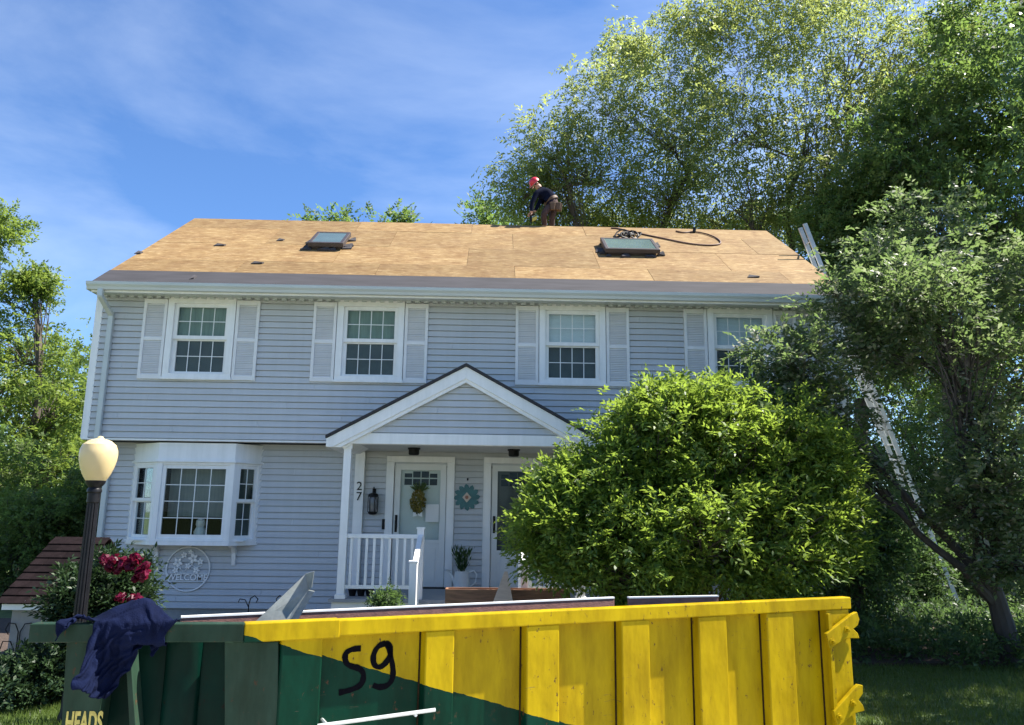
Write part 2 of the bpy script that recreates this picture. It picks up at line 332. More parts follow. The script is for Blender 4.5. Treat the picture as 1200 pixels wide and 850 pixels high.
# roof
RX0, RX1 = -6.62, 6.05
SL = Vector((0, RY-EY, RZ-EZ)); SLEN = SL.length; SV = SL.normalized(); SN = Vector((0,-SV.z,SV.y))
rmb = MB()
rmb.prism([(EY,EZ-.02),(RY,RZ-.02),(2*RY-EY,EZ-.02),(2*RY-EY,EZ-.14),(RY,RZ-.16),(EY,EZ-.14)], RX0+.01, RX1-.01, 0)
roof = rmb.build('roof', M_TAN, house)
def roofmb(u0=0): return MB((u0,EY,EZ), (1,0,0), SV, SN)
STRIP = .66
r = roofmb(); r.box(RX0,RX1,-.015,STRIP,-.018,.006); r.build('underlayment', M_UNDER, roof)
rows = [STRIP+.0, 1.40, 2.62, 3.84, SLEN]
for k in range(4):
    x = RX0 - (1.22 if k % 2 else .35)
    while x < RX1:
        a, b = max(x, RX0), min(x+2.44, RX1)
        if b-a > .12:
            q = roofmb(); e = random.uniform(-.002,.004)
            q.box(a+.003,b-.003, rows[k]+.003, rows[k+1]-.003, -.018, e); q.build('sheathing_panel', M_PLY, roof)
        x += 2.44
r = roofmb(); r.box(RX0,RX1,0,SLEN,-.02,-.012); 
rb = MB((0,2*RY-EY,EZ),(1,0,0),Vector((0,-SV.y,SV.z)),Vector((0,SV.z,SV.y))); rb.box(RX0,RX1,0,SLEN-.002,-.018,.0); rb.build('sheathing_panel', M_PLY, roof)
for x in (RX0, RX1):
    s = 1 if x == RX0 else -1
    q = roofmb(); q.box(min(x+.002*s,x-.02*s), max(x+.002*s,x-.02*s), 0, SLEN, -.17, -.02); q.build('rake_board', M_WHITE, roof)
# fascia and gutter (K profile)
mb = MB(); mb.box(RX0+.02,RX1-.02,EY+.002,EY+.025,EZ-.17,EZ-.03); mb.build('fascia', M_WHITE, house)
gp = [(EY,EZ-.14),(EY-.07,EZ-.14),(EY-.085,EZ-.10),(EY-.115,EZ-.065),(EY-.12,EZ-.03),(EY-.12,EZ-.018),(EY-.105,EZ-.018),(EY-.105,EZ-.06),(EY-.07,EZ-.1),(EY-.06,EZ-.125),(EY-.0,EZ-.125)]
mb = MB(); mb.prism(gp, RX0-.02, RX1+.02, 0); mb.build('gutter', M_GUTTER, house)
mb = MB(); dx = -6.42
def rect_pipe(mb, pts, a, b):
    for (p, q) in zip(pts[:-1], pts[1:]):
        p, q = Vector(p), Vector(q); d = (q-p).normalized(); sd = Vector((1,0,0)); nn = d.cross(sd).normalized(); sd = nn.cross(d).normalized()
        q = q+d*.02; mb.hexa([tuple(p+sd*i+nn*j) for i,j in ((-a,-b),(a,-b),(a,b),(-a,b))], [tuple(q+sd*i+nn*j) for i,j in ((-a,-b),(a,-b),(a,b),(-a,b))])
rect_pipe(mb, [(dx,EY-.05,EZ-.13),(dx,EY-.05,EZ-.24),(dx,-.07,EZ-.46),(dx,-.07,ZO+.05),(dx,-.07,ZO-.05),(dx,Y1-.07,ZO-.3),(dx,Y1-.07,.25)], .042, .035)
mb.build('downspout', M_GUTTER, house, bevel=.01)

# windows -----------------------------------------------------------
def wframe(mbf, u0,u1,z0,z1,t,d0,d1):               # rectangular ring
    mbf.box(u0,u1,d0,d1,z0,z0+t); mbf.box(u0,u1,d0,d1,z1-t,z1); mbf.box(u0,u0+t,d0,d1,z0+t,z1-t); mbf.box(u1-t,u1,d0,d1,z0+t,z1-t)
def sash(win, fr, u0,u1,z0,z1,t,d,nc,nr,glass=None, screen=False):
    """fr = (origin,u,v): frame ring, muntins, one pane object per light"""
    a = MB(*fr); wframe(a,u0,u1,z0,z1,t,d,d+.035); a.build('sash', M_WHITE, win)
    gu0,gu1,gz0,gz1 = u0+t,u1-t,z0+t,z1-t; mw = .012
    cw, ch = (gu1-gu0)/nc, (gz1-gz0)/nr
    m = MB(*fr)
    for i in range(1,nc): m.box(gu0+i*cw-mw/2,gu0+i*cw+mw/2,d+.010,d+.022,gz0,gz1)
    for j in range(1,nr):
        for i in range(nc): m.box(gu0+i*cw+mw/2+.0005,gu0+(i+1)*cw-mw/2-.0005,d+.011,d+.021,gz0+j*ch-mw/2,gz0+j*ch+mw/2)
    m.build('muntin', M_WHITE, win)
    for i in range(nc):
        for j in range(nr):
            p = MB(*fr); p.box(gu0+i*cw+mw/2+.001,gu0+(i+1)*cw-mw/2-.001,d+.014,d+.018,gz0+j*ch+mw/2+.001,gz0+(j+1)*ch-mw/2-.001); p.build('pane', glass or M_GLASS, win)
    if screen:
        p = MB(*fr); p.box(gu0,gu1,d+.045,d+.048,gz0,gz1); p.build('insect_screen', M_SCREEN, win)
for k, (a, b) in enumerate(WINS):
    fr = ((a,0,WZ0),(1,0,0),(0,1,0)); w_, h_ = b-a, WZ1-WZ0
    f = MB(*fr); wframe(f,0,w_,0,h_,.105,-.055,.10); f.box(-.02,w_+.02,-.075,-.056,-.005,.04)
    win = f.build('window', M_WHITE, house, bevel=.004)
    ii = .105; t = .068; zm = h_*.505
    sash(win, fr, ii,w_-ii, zm-.02, h_-ii, t*.9, -.012, 4, 2)
    sash(win, fr, ii,w_-ii, ii*.8, zm+.02, t*.9, .028, 4, 2, screen=False)
    s = MB(*fr); s.box(ii+.03,w_-ii-.03,.085,.09,(.02 if k < 2 else zm-.03),h_-.03)
    s.build('blind', M_CURT_REFL if k < 2 else M_BLIND_SKY, win)
    if k >= 2: 
        s = MB(*fr); s.box(ii+.03,w_-ii-.03,.12,.125,.02,zm); s.build('blind', M_SCREEN, win)
    else:
        s = MB(*fr); s.box(ii+.03,w_-ii-.03,.068,.071,ii,zm); s.build('insect_screen', M_SCREEN, win)
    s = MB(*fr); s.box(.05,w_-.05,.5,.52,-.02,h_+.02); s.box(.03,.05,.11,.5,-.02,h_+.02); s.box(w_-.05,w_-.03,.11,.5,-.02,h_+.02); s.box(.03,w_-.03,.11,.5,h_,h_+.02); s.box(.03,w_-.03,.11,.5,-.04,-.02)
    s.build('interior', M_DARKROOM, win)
    for x0 in (a-.405, b+.012):                      # louvred shutters
        g = MB((x0,0,WZ0-.0),(1,0,0),(0,1,0)); wd, hh = .393, 1.37
        g.box(0,.05,-.052,-.018,0,hh); g.box(wd-.05,wd,-.052,-.018,0,hh); g.box(.05,wd-.05,-.052,-.018,0,.08); g.box(.05,wd-.05,-.052,-.018,hh-.08,hh); g.box(.05,wd-.05,-.052,-.018,hh*.5-.03,hh*.5+.03)
        sh = g.build('shutter', M_SHUT, house, bevel=.003)
        for z0, z1 in ((.08,hh*.5-.03),(hh*.5+.03,hh-.08)):
            lv = MB((x0,0,WZ0),(1,0,0),(0,1,0)); n = int((z1-z0)/.03)
            for i in range(n):
                z = z0+i*(z1-z0)/n; lv.hexa([(.05,-.046,z),(wd-.05,-.046,z),(wd-.05,-.040,z),(.05,-.040,z)], [(.05,-.028,z+.026),(wd-.05,-.028,z+.026),(wd-.05,-.022,z+.026),(.05,-.022,z+.026)])
            lv.box(.05,wd-.05,-.021,-.0185,z0,z1); lv.build('louver_panel', M_SHUT, sh)
# skylights ----------------------------------------------------------
def roof_uv(px,py):
    p = WP(px,py,(0,EY,EZ),SN); return p.x, (p-Vector((0,EY,EZ))).dot(SV)
for (q, lab) in (((361,293,416,275),'a'), ((709,300,758,280),'b')):
    u0, v0 = roof_uv(q[0],q[1]); u1, v1 = roof_uv(q[2],q[3])
    v1 = v0+.86
    s = roofmb(); s.box(u0+.06,u1-.06,v0+.06,v1-.06,-.01,.09); sk = s.build('skylight', M_SKYFR, house)
    s = roofmb(); wframe2 = [(u0,u1,v0,v0+.07),(u0,u1,v1-.07,v1),(u0,u0+.07,v0+.07,v1-.07),(u1-.07,u1,v0+.07,v1-.07)]
    for a,b,c,d in wframe2: s.box(a,b,c,d,.06,.15)
    s.build('frame', M_SKYFR, sk, bevel=.01)
    s = roofmb(); s.box(u0+.07,u1-.07,v0+.07,v1-.07,.12,.142); s.build('pane', M_SKYGL, sk)
    for i in range(14):                              # torn felt left round the curb
        s = roofmb(); side = i % 4
        if side == 0: cu, cv = u0-.04, random.uniform(v0,v1)
        elif side == 1: cu, cv = u1+.04, random.uniform(v0,v1)
        elif side == 2: cu, cv = random.uniform(u0,u1), v1+.04
        else: cu, cv = random.uniform(u0,u1), v0-.02
        a = random.uniform(.05,.13); b = random.uniform(.04,.10); z = random.uniform(.01,.06)
        s.hexa([(cu-a,cv-b,.007),(cu+a,cv-b*.6,.007),(cu+a*.8,cv+b,.007),(cu-a*.7,cv+b,.007)], [(cu-a*.9,cv-b,z),(cu+a,cv-b*.5,.02),(cu+a*.7,cv+b,z*1.5),(cu-a*.6,cv+b,.03)])
        s.build('felt_scrap', M_FELT, sk)

# bay window ----------------------------------------------------------
BF = .03; bc0, bc1 = -5.46, -4.20
P = [(BX0,Y1),(bc0,BF),(bc1,BF),(BX1,Y1)]
def inset(d):
    c = Vector(((BX0+BX1)/2, Y1)); return [(c.x+(x-c.x)*(1+d), Y1-.0+(y-Y1)*(1+d*2.2)) for x,y in P]
b = MB(); b.prism(inset(-.012)+[], 2.575, BZ1, 2); bay = b.build('bay_window', M_WHITE, house)
b = MB(); b.prism(inset(.0), BZ0-.03, BZ0+.035, 2); b.build('sill', M_WHITE, bay)
b = MB(); b.prism(inset(.02), 2.545, 2.575, 2); b.build('moulding', M_WHITE, bay)
zb0, zb1 = BZ0+.036, 2.544
for i in range(3):
    p0, p1 = Vector((*P[i],0)), Vector((*P[i+1],0)); ud = (p1-p0).normalized(); vd = Vector((-ud.y,ud.x,0)); ln = (p1-p0).length
    fr = (Vector((p0.x,p0.y,zb0)), ud, vd); H_ = zb1-zb0
    f = MB(*fr); e = .0
    if i == 1: f0, f1 = .0, ln
    else: f0, f1 = .0, ln
    pw = .085
    f.box(f0+.004,f0+pw,.012,.09,0,H_); f.box(f1-pw,f1-.004,.012,.09,0,H_); f.box(f0+pw,f1-pw,.014,.09,0,.04); f.box(f0+pw,f1-pw,.014,.09,H_-.04,H_); f.build('frame', M_WHITE, bay, bevel=.004)
    if i == 1: sash(bay, fr, f0+pw, f1-pw, .04, H_-.04, .062, .035, 4, 4)
    else:
        sash(bay, fr, f0+pw, f1-pw, H_*.5-.0, H_-.04, .05, .025, 2, 2); sash(bay, fr, f0+pw, f1-pw, .04, H_*.5+.03, .05, .062, 2, 2)
        s = MB(*fr); s.box(f0+pw,f1-pw,.105,.108,.05,H_*.5); s.build('insect_screen', M_SCREEN, bay)
        s = MB(*fr); s.box(f0+pw,f1-pw,.15,.155,.05,H_-.05); s.build('curtain', bpy.data.materials.get('bay_curtain') or mat('bay_curtain',(.06,.07,.068),.8,.15,5,(5,1,.5)), bay)
for x in (bc0-.02, bc1-.02):
    k = MB(); k.prism([(Y1-.001,BZ0-.36),(Y1-.05,BZ0-.36),(Y1-.06,BZ0-.30),(Y1-.075,BZ0-.16),(Y1-.14,BZ0-.08),(Y1-.26,BZ0-.06),(Y1-.28,BZ0-.031),(Y1-.001,BZ0-.031)], x-.03, x+.03, 0); k.build('bracket', M_WHITE, bay)
k = MB(); k.box(-5.35,-4.3,.36,.375,BZ0+.42,2.5); k.build('roller_blind', mat('bay_blind',(.20,.22,.21),.8,.12,5,(5,1,.5)), bay)
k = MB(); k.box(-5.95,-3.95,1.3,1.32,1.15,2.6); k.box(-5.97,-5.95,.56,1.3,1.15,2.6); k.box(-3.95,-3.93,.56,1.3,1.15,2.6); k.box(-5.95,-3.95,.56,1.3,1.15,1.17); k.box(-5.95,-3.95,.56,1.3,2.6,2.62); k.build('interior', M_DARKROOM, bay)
k = MB(); k.box(-5.9,-4.0,.12,.56,BZ0+.036,BZ0+.05); k.build('sill', M_WHITE, bay)
k = MB(); c = (-4.75,.25)
k.lathe([(.05,BZ0+.05),(.09,BZ0+.10),(.10,BZ0+.18),(.06,BZ0+.26),(.075,BZ0+.29),(.07,BZ0+.36),(.03,BZ0+.40)], 14, c)
solo(k, 'ornament', mat('porcelain',(.62,.62,.58),.3), 'white rounded ornament standing on the sill inside the bay window', 'ornament', smooth=True)

# porch ----------------------------------------------------------------
PY, PX0, PX1 = -1.20, -2.20, 1.38
AX, AZ, EZP = -.41, 4.00, 2.905
sl_ = (AZ-EZP)/2.0
pr = MB()
pr.prism([(AX-2.04,EZP-.02),(AX,AZ),(AX+2.04,EZP-.02),(AX+2.04,EZP-.06),(AX,AZ-.045),(AX-2.04,EZP-.06)], PY-.20, -.02, 1)
proof = pr.build('porch_roof', M_SHING, house)
for s in (-1, 1):
    q = MB(); q.prism([(AX,AZ-.05),(AX+s*2.03,EZP-.066),(AX+s*2.03,EZP-.19),(AX+s*1.93,EZP-.19),(AX,AZ-.235)], PY-.17, PY-.135, 1); q.build('rake_board', M_WHITE, proof, bevel=.003)
    q = MB(); q.prism([(AX+s*.0,AZ-.236),(AX+s*1.93,EZP-.191),(AX+s*1.82,EZP-.191),(AX,AZ-.29)], PY-.15, PY-.11, 1); q.build('rake_moulding', M_WHITE, proof)
    q = MB(); q.prism([(AX+s*.02,AZ-.062),(AX+s*2.02,EZP-.075),(AX+s*2.02,EZP-.19),(AX+s*1.75,EZP-.19),(AX+s*.02,AZ-.2)], PY-.105, -.03, 1); q.build('soffit', M_WHITE, proof)
clap_wall(house, lambda z: AX-(AZ-.24-z)/sl_ if z < AZ-.25 else AX-.01, lambda z: AX+(AZ-.24-z)/sl_ if z < AZ-.25 else AX+.01, PY-.06, 2.935, AZ-.262, [], 'gable_wall')
mb = MB(); mb.box(PX0-.09,PX1+.09,PY-.10,PY+.06,2.775,2.934); mb.box(PX0-.09,PX0+.04,PY+.061,Y1-.02,2.775,2.93); mb.box(PX1-.04,PX1+.09,PY+.061,Y1-.02,2.775,2.93); mb.build('beam', M_WHITE, house, bevel=.004)
mb = MB(); mb.box(PX0+.04,PX1-.04,PY+.061,Y1-.02,2.80,2.825); mb.build('porch_ceiling', mat('porch_ceiling_paint',(.45,.47,.48),.6), house)
for x in (PX0+.06, PX1-.06):
    q = MB(); q.box(x-.055,x+.055,PY-.055,PY+.055,DKZ+.06,2.774); q.box(x-.075,x+.075,PY-.075,PY+.075,DKZ+.001,DKZ+.06); q.box(x-.07,x+.07,PY-.07,PY+.07,2.70,2.773); q.build('porch_post', M_WHITE, house, bevel=.004)
q = MB(); q.box(-2.30,-2.14,Y1-.10,Y1-.02,DKZ+.001,2.774); pil = q.build('pilaster', M_WHITE, house, bevel=.004)
mb = MB(); mb.box(PX0-.06,PX1+.06,PY-.04,Y1-.02,.05,DKZ-.045); mb.build('porch_skirt', M_WHITE, house)
nb = 12
for i in range(nb):
    y0 = PY-.09+i*(Y1-.03-PY+.09)/nb; q = MB(); q.box(PX0-.1,PX1+.1,y0+.003,y0+(Y1-.03-PY+.09)/nb-.003,DKZ-.044,DKZ); q.build('deck_board', M_DECK, house)
for i in range(3):
    q = MB(); y0 = PY-.09-(i+1)*.28; q.box(-1.0,.42,y0,y0+.279,.03,DKZ-.14*(i+1)); q.build('step', M_DECK if 0 else M_WHITE, house, bevel=.01)
def railing(x0,x1,z0,z1,y,nbal):
    q = MB(); q.box(x0,x1,y-.035,y+.035,z1-.06,z1); rl = q.build('railing', M_WHITE, house, bevel=.005); q = MB(); q.box(x0,x1,y-.02,y+.02,z0,z0+.05); q.build('bottom_rail', M_WHITE, rl)
    for i in range(nbal):
        x = x0+(i+.6)*(x1-x0)/(nbal+.2); q = MB(); q.box(x-.018,x+.018,y-.018,y+.018,z0+.05,z1-.06); q.build('baluster', M_WHITE, rl)
railing(-2.085,-1.07,.70,1.47,PY,9); railing(.52,1.26,.70,1.47,PY,6)
def newel(x,y,z0,z1,t=.05):
    q = MB(); q.box(x-t,x+t,y-t,y+t,z0,z1); q.box(x-t-.012,x+t+.012,y-t-.012,y+t+.012,z1,z1+.025); q.build('newel', M_WHITE, house, bevel=.004)
newel(-1.02,PY,DKZ+.001,1.55); newel(-1.02,PY-.93,.02,1.13); newel(.46,PY,DKZ+.001,1.55); newel(.46,PY-.93,.02,1.13)
for x in (-1.02,.46):
    q = MB(); q.hexa([(x-.035,PY-.05,1.40),(x+.035,PY-.05,1.40),(x+.035,PY-.05,1.47),(x-.035,PY-.05,1.47)], [(x-.035,PY-.88,.98),(x+.035,PY-.88,.98),(x+.035,PY-.88,1.05),(x-.035,PY-.88,1.05)]); q.build('handrail', M_WHITE, house, bevel=.004)
    for i in range(5):
        yy = PY-.16-i*.15; zt = 1.40-(PY-.05-yy)/.83*.42; q = MB(); q.box(x-.016,x+.016,yy-.016,yy+.016,max(.03,DKZ-.16*(i+1)*.9),zt+.005); q.build('baluster', M_WHITE, house)
# doors
for di, (a, b) in enumerate((D1, D2)):
    fr = ((a,Y1,DKZ),(1,0,0),(0,1,0)); w_, h_ = b-a, 2.04
    f = MB(*fr); f.box(-.075,.055,-.055,.08,0,h_+.02); f.box(w_-.055,w_+.075,-.055,.08,0,h_+.02); f.box(-.075,w_+.075,-.058,.08,h_+.021,h_+.12); f.build('door_frame', M_WHITE, house, bevel=.004)
    s = MB(*fr); u0,u1 = .065,w_-.065; g0 = .78 if di == 0 else .62
    s.box(u0,u0+.10,-.02,.01,.02,h_); s.box(u1-.10,u1,-.02,.01,.02,h_); s.box(u0+.10,u1-.10,-.02,.01,h_-.11,h_); s.box(u0+.10,u1-.10,-.02,.01,g0-.06,g0); s.box(u0+.10,u1-.10,-.014,.004,.02,g0-.06)
    dr = s.build('storm_door', M_DOOR, house, bevel=.003)
    s = MB(*fr); s.box(u0+.15,u1-.15,-.021,-.0145,.10,g0-.14); s.build('panel', M_DOOR, dr, bevel=.003)
    s = MB(*fr); s.box(u0+.10,u1-.10,-.008,-.004,g0,h_-.11); s.build('pane', M_GLASS2, dr)
    s = MB(*fr); s.box(u0+.02,u1-.02,.05,.09,.0,h_); inner = s.build('door', M_DOOR if di == 0 else mat('dark_door',(.08,.085,.09),.5), house)
    nc = 4; gw = (u1-u0-.30)/nc
    for i in range(nc):
        for j in range(2):
            z0 = h_-.36+j*.125; p = MB(*fr); 
            zz = z0+.105-(.035 if j == 1 and i in (0,nc-1) else 0)
            p.box(u0+.15+i*gw+.008,u0+.15+(i+1)*gw-.008,.044,.049,z0,zz); p.build('pane', mat('fanlight_pane',(.012,.018,.03),.35,spec=.25) if (di,i,j)==(0,0,0) else bpy.data.materials['fanlight_pane'], inner)
    s = MB(*fr); s.tube([(u0+.05,-.03,.93),(u0+.05,-.065,.94),(u0+.05,-.065,1.14),(u0+.05,-.03,1.15)], .012, 8); s.box(u0+.03,u0+.07,-.028,-.021,.90,1.18); s.build('handle', M_BLACK, dr)
    s = MB(*fr); s.box(-.02,w_+.02,-.10,.09,-.0+.001,.022); s.build('threshold', M_BLACK, house)
q = MB(); q.box(-1.815,-1.765,Y1-.062,Y1-.035,1.50,1.67); q.build('keypad', M_BLACK, house, bevel=.005)

def text_mesh(s, size, mat_, depth=.006, name='lettering', bold=0.0):
    c = bpy.data.curves.new(name, 'FONT'); c.body = s; c.size = size; c.extrude = depth; c.align_x = 'CENTER'; c.align_y = 'CENTER'; c.offset = bold
    t = bpy.data.objects.new('tmp_text', c); COL.objects.link(t); dg = bpy.context.evaluated_depsgraph_get(); me = bpy.data.meshes.new_from_object(t.evaluated_get(dg))
    bpy.data.objects.remove(t); me.materials.clear(); me.materials.append(mat_); me.name = name; return me
def put_text(s, size, m, parent, pos, right, up, name, depth=.006, bold=0.0, sx=1.0):
    me = text_mesh(s, size, m, depth, name, bold); me.transform(Matrix.Diagonal((sx,1,1,1))); right = Vector(right).normalized(); up = Vector(up).normalized(); n = right.cross(up)
    mt = Matrix(((right.x,up.x,n.x,0),(right.y,up.y,n.y,0),(right.z,up.z,n.z,0),(0,0,0,1))); me.transform(mt)
    o = link_mesh(name, me, parent, Vector(pos)-(ORG[parent.name] if parent else Vector((0,0,0)))); return o
for ch, z in (('2',2.20),('7',2.03)):
    put_text(ch, .20, M_BLACK, house, (-2.21,Y1-.108,z), (1,0,0), (0,0,1), 'house_number')
# ceiling lights of the porch
for x, lab in ((-1.25,'black flush lamp on the porch ceiling above the wreathed door'),(.35,'black flush lamp on the porch ceiling near the leafy bush')):
    k = MB(); k.lathe([(.10,2.80),(.10,2.775),(.085,2.77),(.085,2.70),(.07,2.685),(.0,2.68)], 16, (x,-.35))
    solo(k, 'ceiling_lamp', M_BLACK, lab, 'lamp', 'porch ceiling lamps', smooth=True)
# wall lantern
lt = thing('wall_lantern', 'black oval wall lantern beside the white front door', 'lantern', (-1.97,Y1-.02,1.72))
M_LGL = mat('seeded_glass',(.16,.16,.17),.15,.2,12)
k = MB(); k.box(-2.0,-1.94,Y1-.03,Y1-.018,1.80,2.17); k.tube([(-1.97,Y1-.03,2.14),(-1.97,Y1-.07,2.19),(-1.97,Y1-.11,2.16),(-1.97,Y1-.11,2.10)], .01, 8); k.build('bracket', M_BLACK, lt)
k = MB(); k.lathe([(.02,2.10),(.075,2.08),(.085,2.055),(.085,2.03)], 14, (-1.97,Y1-.11)); k.lathe([(.08,1.79),(.075,1.765),(.05,1.74),(.0,1.735)], 14, (-1.97,Y1-.11))
for i in range(6):
    an = i*math.pi/3; k.tube([(-1.97+.08*math.cos(an),Y1-.11+.08*math.sin(an),1.78),(-1.97+.083*math.cos(an),Y1-.11+.083*math.sin(an),2.04)], .006, 5)
k.build('cage', M_BLACK, lt, smooth=True)
k = MB(); k.lathe([(.06,1.79),(.07,1.85),(.07,1.98),(.06,2.03)], 14, (-1.97,Y1-.11)); k.build('glass_shade', M_LGL, lt, smooth=True)

# ------------------------------------------------------------------ foliage helpers
def leaf_mesh(name, C, Dr, Nn, Ln, Wd, mat_, org, fold=.18):
    """numpy leaves: centre, direction, normal, length, width; bent diamonds"""
    n = len(C); Sd = np.cross(Dr, Nn); Sd /= np.linalg.norm(Sd,axis=1,keepdims=True)+1e-9; Ln = Ln[:,None]; Wd = Wd[:,None]
    up = np.cross(Sd, Dr)
    a = C - Dr*Ln*.5; b = C + Sd*Wd*.5 + up*Wd*fold - Dr*Ln*.06; c = C + Dr*Ln*.5 - up*Ln*.12; d = C - Sd*Wd*.5 + up*Wd*fold - Dr*Ln*.06
    V = np.stack([a,b,c,d],1).reshape(-1,3) - np.array(org)
    me = bpy.data.meshes.new(name); me.vertices.add(4*n); me.vertices.foreach_set('co', V.astype(np.float32).ravel())
    me.loops.add(4*n); me.loops.foreach_set('vertex_index', np.arange(4*n,dtype=np.int32))
    me.polygons.add(n); me.polygons.foreach_set('loop_start', np.arange(0,4*n,4,dtype=np.int32)); me.polygons.foreach_set('loop_total', np.full(n,4,dtype=np.int32))
    me.update(calc_edges=True); me.validate(); me.materials.append(mat_); return me
def unit(a): return a/(np.linalg.norm(a,axis=1,keepdims=True)+1e-9)
def scatter(centers, per, spread, leaf, aspect, droop=0.0, upbias=.8, rng=RNG, dirs=None, m=7):
    """sprays: each spray is a short twig carrying m leaves set alternately along it"""
    C0 = np.array(centers); nsp = max(1, int(round(per/m))); ns = len(C0)*nsp; sp = np.array(spread)
    st = np.repeat(C0,nsp,0) + rng.normal(size=(ns,3))*sp
    ax = rng.normal(size=(ns,3))*.8; ax[:,2] -= droop*1.3
    if dirs is not None: ax += np.repeat(np.array(dirs),nsp,0)*.9
    ax = unit(ax); nr = rng.normal(size=(ns,3))*.45; nr[:,2] += upbias; nr = unit(nr); sd = unit(np.cross(ax,nr)); nr = np.cross(sd,ax)
    sl = leaf*rng.uniform(1.6,3.2,(ns,1)); out = []
    for j in range(m):
        sg = 1 if j % 2 else -1; last = j == m-1
        ln = leaf*rng.uniform(.65,1.2,ns)*(1-.25*j/m)
        d = unit(ax*(1.0 if last else .65) + sd*(0 if last else sg*.8) + rng.normal(size=(ns,3))*.22 - np.array([0,0,droop*.25])); nn = unit(nr + rng.normal(size=(ns,3))*.35)
        c = st + ax*sl*((j+.3)/m) - np.array([0,0,1])*sl*((j/m)**2)*.25*(1+droop) + d*ln[:,None]*.45
        out.append((c,d,nn,ln))
    C = np.concatenate([o[0] for o in out]); Dr = np.concatenate([o[1] for o in out]); Nn = np.concatenate([o[2] for o in out]); Ln = np.concatenate([o[3] for o in out])
    return C, Dr, Nn, Ln, Ln*aspect
def bez(p0, p1, p2, n):
    return [p0*(1-t)**2 + p1*2*t*(1-t) + p2*t*t for t in [i/n for i in range(n+1)]]
def lobe(px,py,y,rx,ry,rd=None):
    c = W(px,py,y); s = (c-CAM).length/F_PX; return (c, rx*s, (rd if rd is not None else (rx+ry)/2)*s, ry*s)
def tree(name, label, cat, base, fork_h, lobes, lm, bm_, clusters=30, per=70, leaf=.12, aspect=.45, cl_sp=.35, trunk_r=.25, droop=0., upbias=.8, group=None, lean=(0,0), twigs=True, shell=.55, seed=1, stems=1, limb_r=.4, low=None):
    rng = np.random.default_rng(seed); rnd = random.Random(seed)
    base = Vector(base); t = thing(name, label, cat, base, group)
    tm = MB(); centers = []; sps = []; dirs = []
    fork = base + Vector((lean[0],lean[1],fork_h))
    if stems == 1:
        mid = (base+fork)/2 + Vector((rnd.uniform(-.1,.1),rnd.uniform(-.1,.1),0))*fork_h*.3
        pts = bez(base-Vector((0,0,.15)), mid, fork, 7); tm.tube(pts, [trunk_r*(1.35 if i==0 else 1)*(1-.35*i/7) for i in range(8)], 10)
    order = list(range(len(lobes))); nmain = max(2, (len(lobes)+2)//3) if stems == 1 else len(lobes)
    order.sort(key=lambda q: (lobes[q][0]-fork).length); main = order[::max(1,len(order)//nmain)][:nmain] if stems == 1 else order
    limbs = []
    for li in main + [q for q in order if q not in main]:
        c, rx, ry, rz = lobes[li]; tgt = c - Vector((0,0,rz*.25))
        if stems != 1: st = base + Vector((rnd.uniform(-.5,.5)*trunk_r*3, rnd.uniform(-.5,.5)*trunk_r*2, -.1)); r0 = trunk_r*.5
        elif li in main: st = fork - Vector((0,0,rnd.uniform(.05,.3)*fork_h)); r0 = trunk_r*limb_r
        else:
            best = min(((p_-tgt).length, lm_[k_], k_, lr_*(1-.75*k_/9)) for lm_, lr_ in limbs for k_, p_ in enumerate(lm_) if 2 <= k_ <= 7); st = best[1]; r0 = best[3]*.7
        ctrl = st*.5 + tgt*.5 + Vector((rnd.uniform(-.2,.2)*rx, rnd.uniform(-.2,.2)*ry, rnd.uniform(.0,.3)*(tgt-st).length*.5))
        lp = bez(st, ctrl, tgt, 9)
        lp = [p + Vector((rnd.gauss(0,1),rnd.gauss(0,1),rnd.gauss(0,1)))*.016*(tgt-st).length*(0 if k == 0 else 1) for k, p in enumerate(lp)]
        tm.tube(lp, [r0*(1-.75*k/9) for k in range(10)], 7); limbs.append((lp, r0))
        vol = max(.35, (rx*ry*rz)**(1/3)); nc = int(clusters)
        for k in range(nc):
            v = rng.normal(size=3); v /= np.linalg.norm(v); rad = rng.uniform(shell,1.0)**.6 if rng.random() < .8 else (rng.uniform(.2,.8) if rng.random() < .6 else rng.uniform(1.02,1.3))
            cpt = Vector((c.x+v[0]*rx*rad, c.y+v[1]*ry*rad, c.z+v[2]*rz*rad))
            if low is not None and cpt.z < low: cpt.z = low + rnd.uniform(0,.3)
            s_ = lp[rnd.randint(4,9)]
            if twigs:
                m = (s_+cpt)/2 + Vector((rnd.uniform(-.15,.15),rnd.uniform(-.15,.15),rnd.uniform(0,.25)))*(cpt-s_).length
                pp = bez(s_, m, cpt, 4); tm.tube(pp, [min(.012,r0*.22)*(1-.8*q/4)+.003 for q in range(5)], 4, cap=False)
                for q in (2,3): centers.append(tuple(pp[q]*.5+cpt*.5)); dirs.append(tuple((cpt-s_).normalized()))
            centers.append(tuple(cpt)); dirs.append(tuple((cpt-s_).normalized()))
    tm.build('trunk', bm_, t, smooth=True)
    C, Dr, Nn, Ln, Wd = scatter(centers, per, (cl_sp,cl_sp,cl_sp*(.7 if droop < .5 else 1.2)), leaf, aspect, droop, upbias, rng, dirs)
    if low is not None: C[:,2] = np.maximum(C[:,2], low*.6+rng.uniform(0,.2,len(C)))
    link_mesh('crown', leaf_mesh('crown', C, Dr, Nn, Ln, Wd, lm, base), t)
    return t

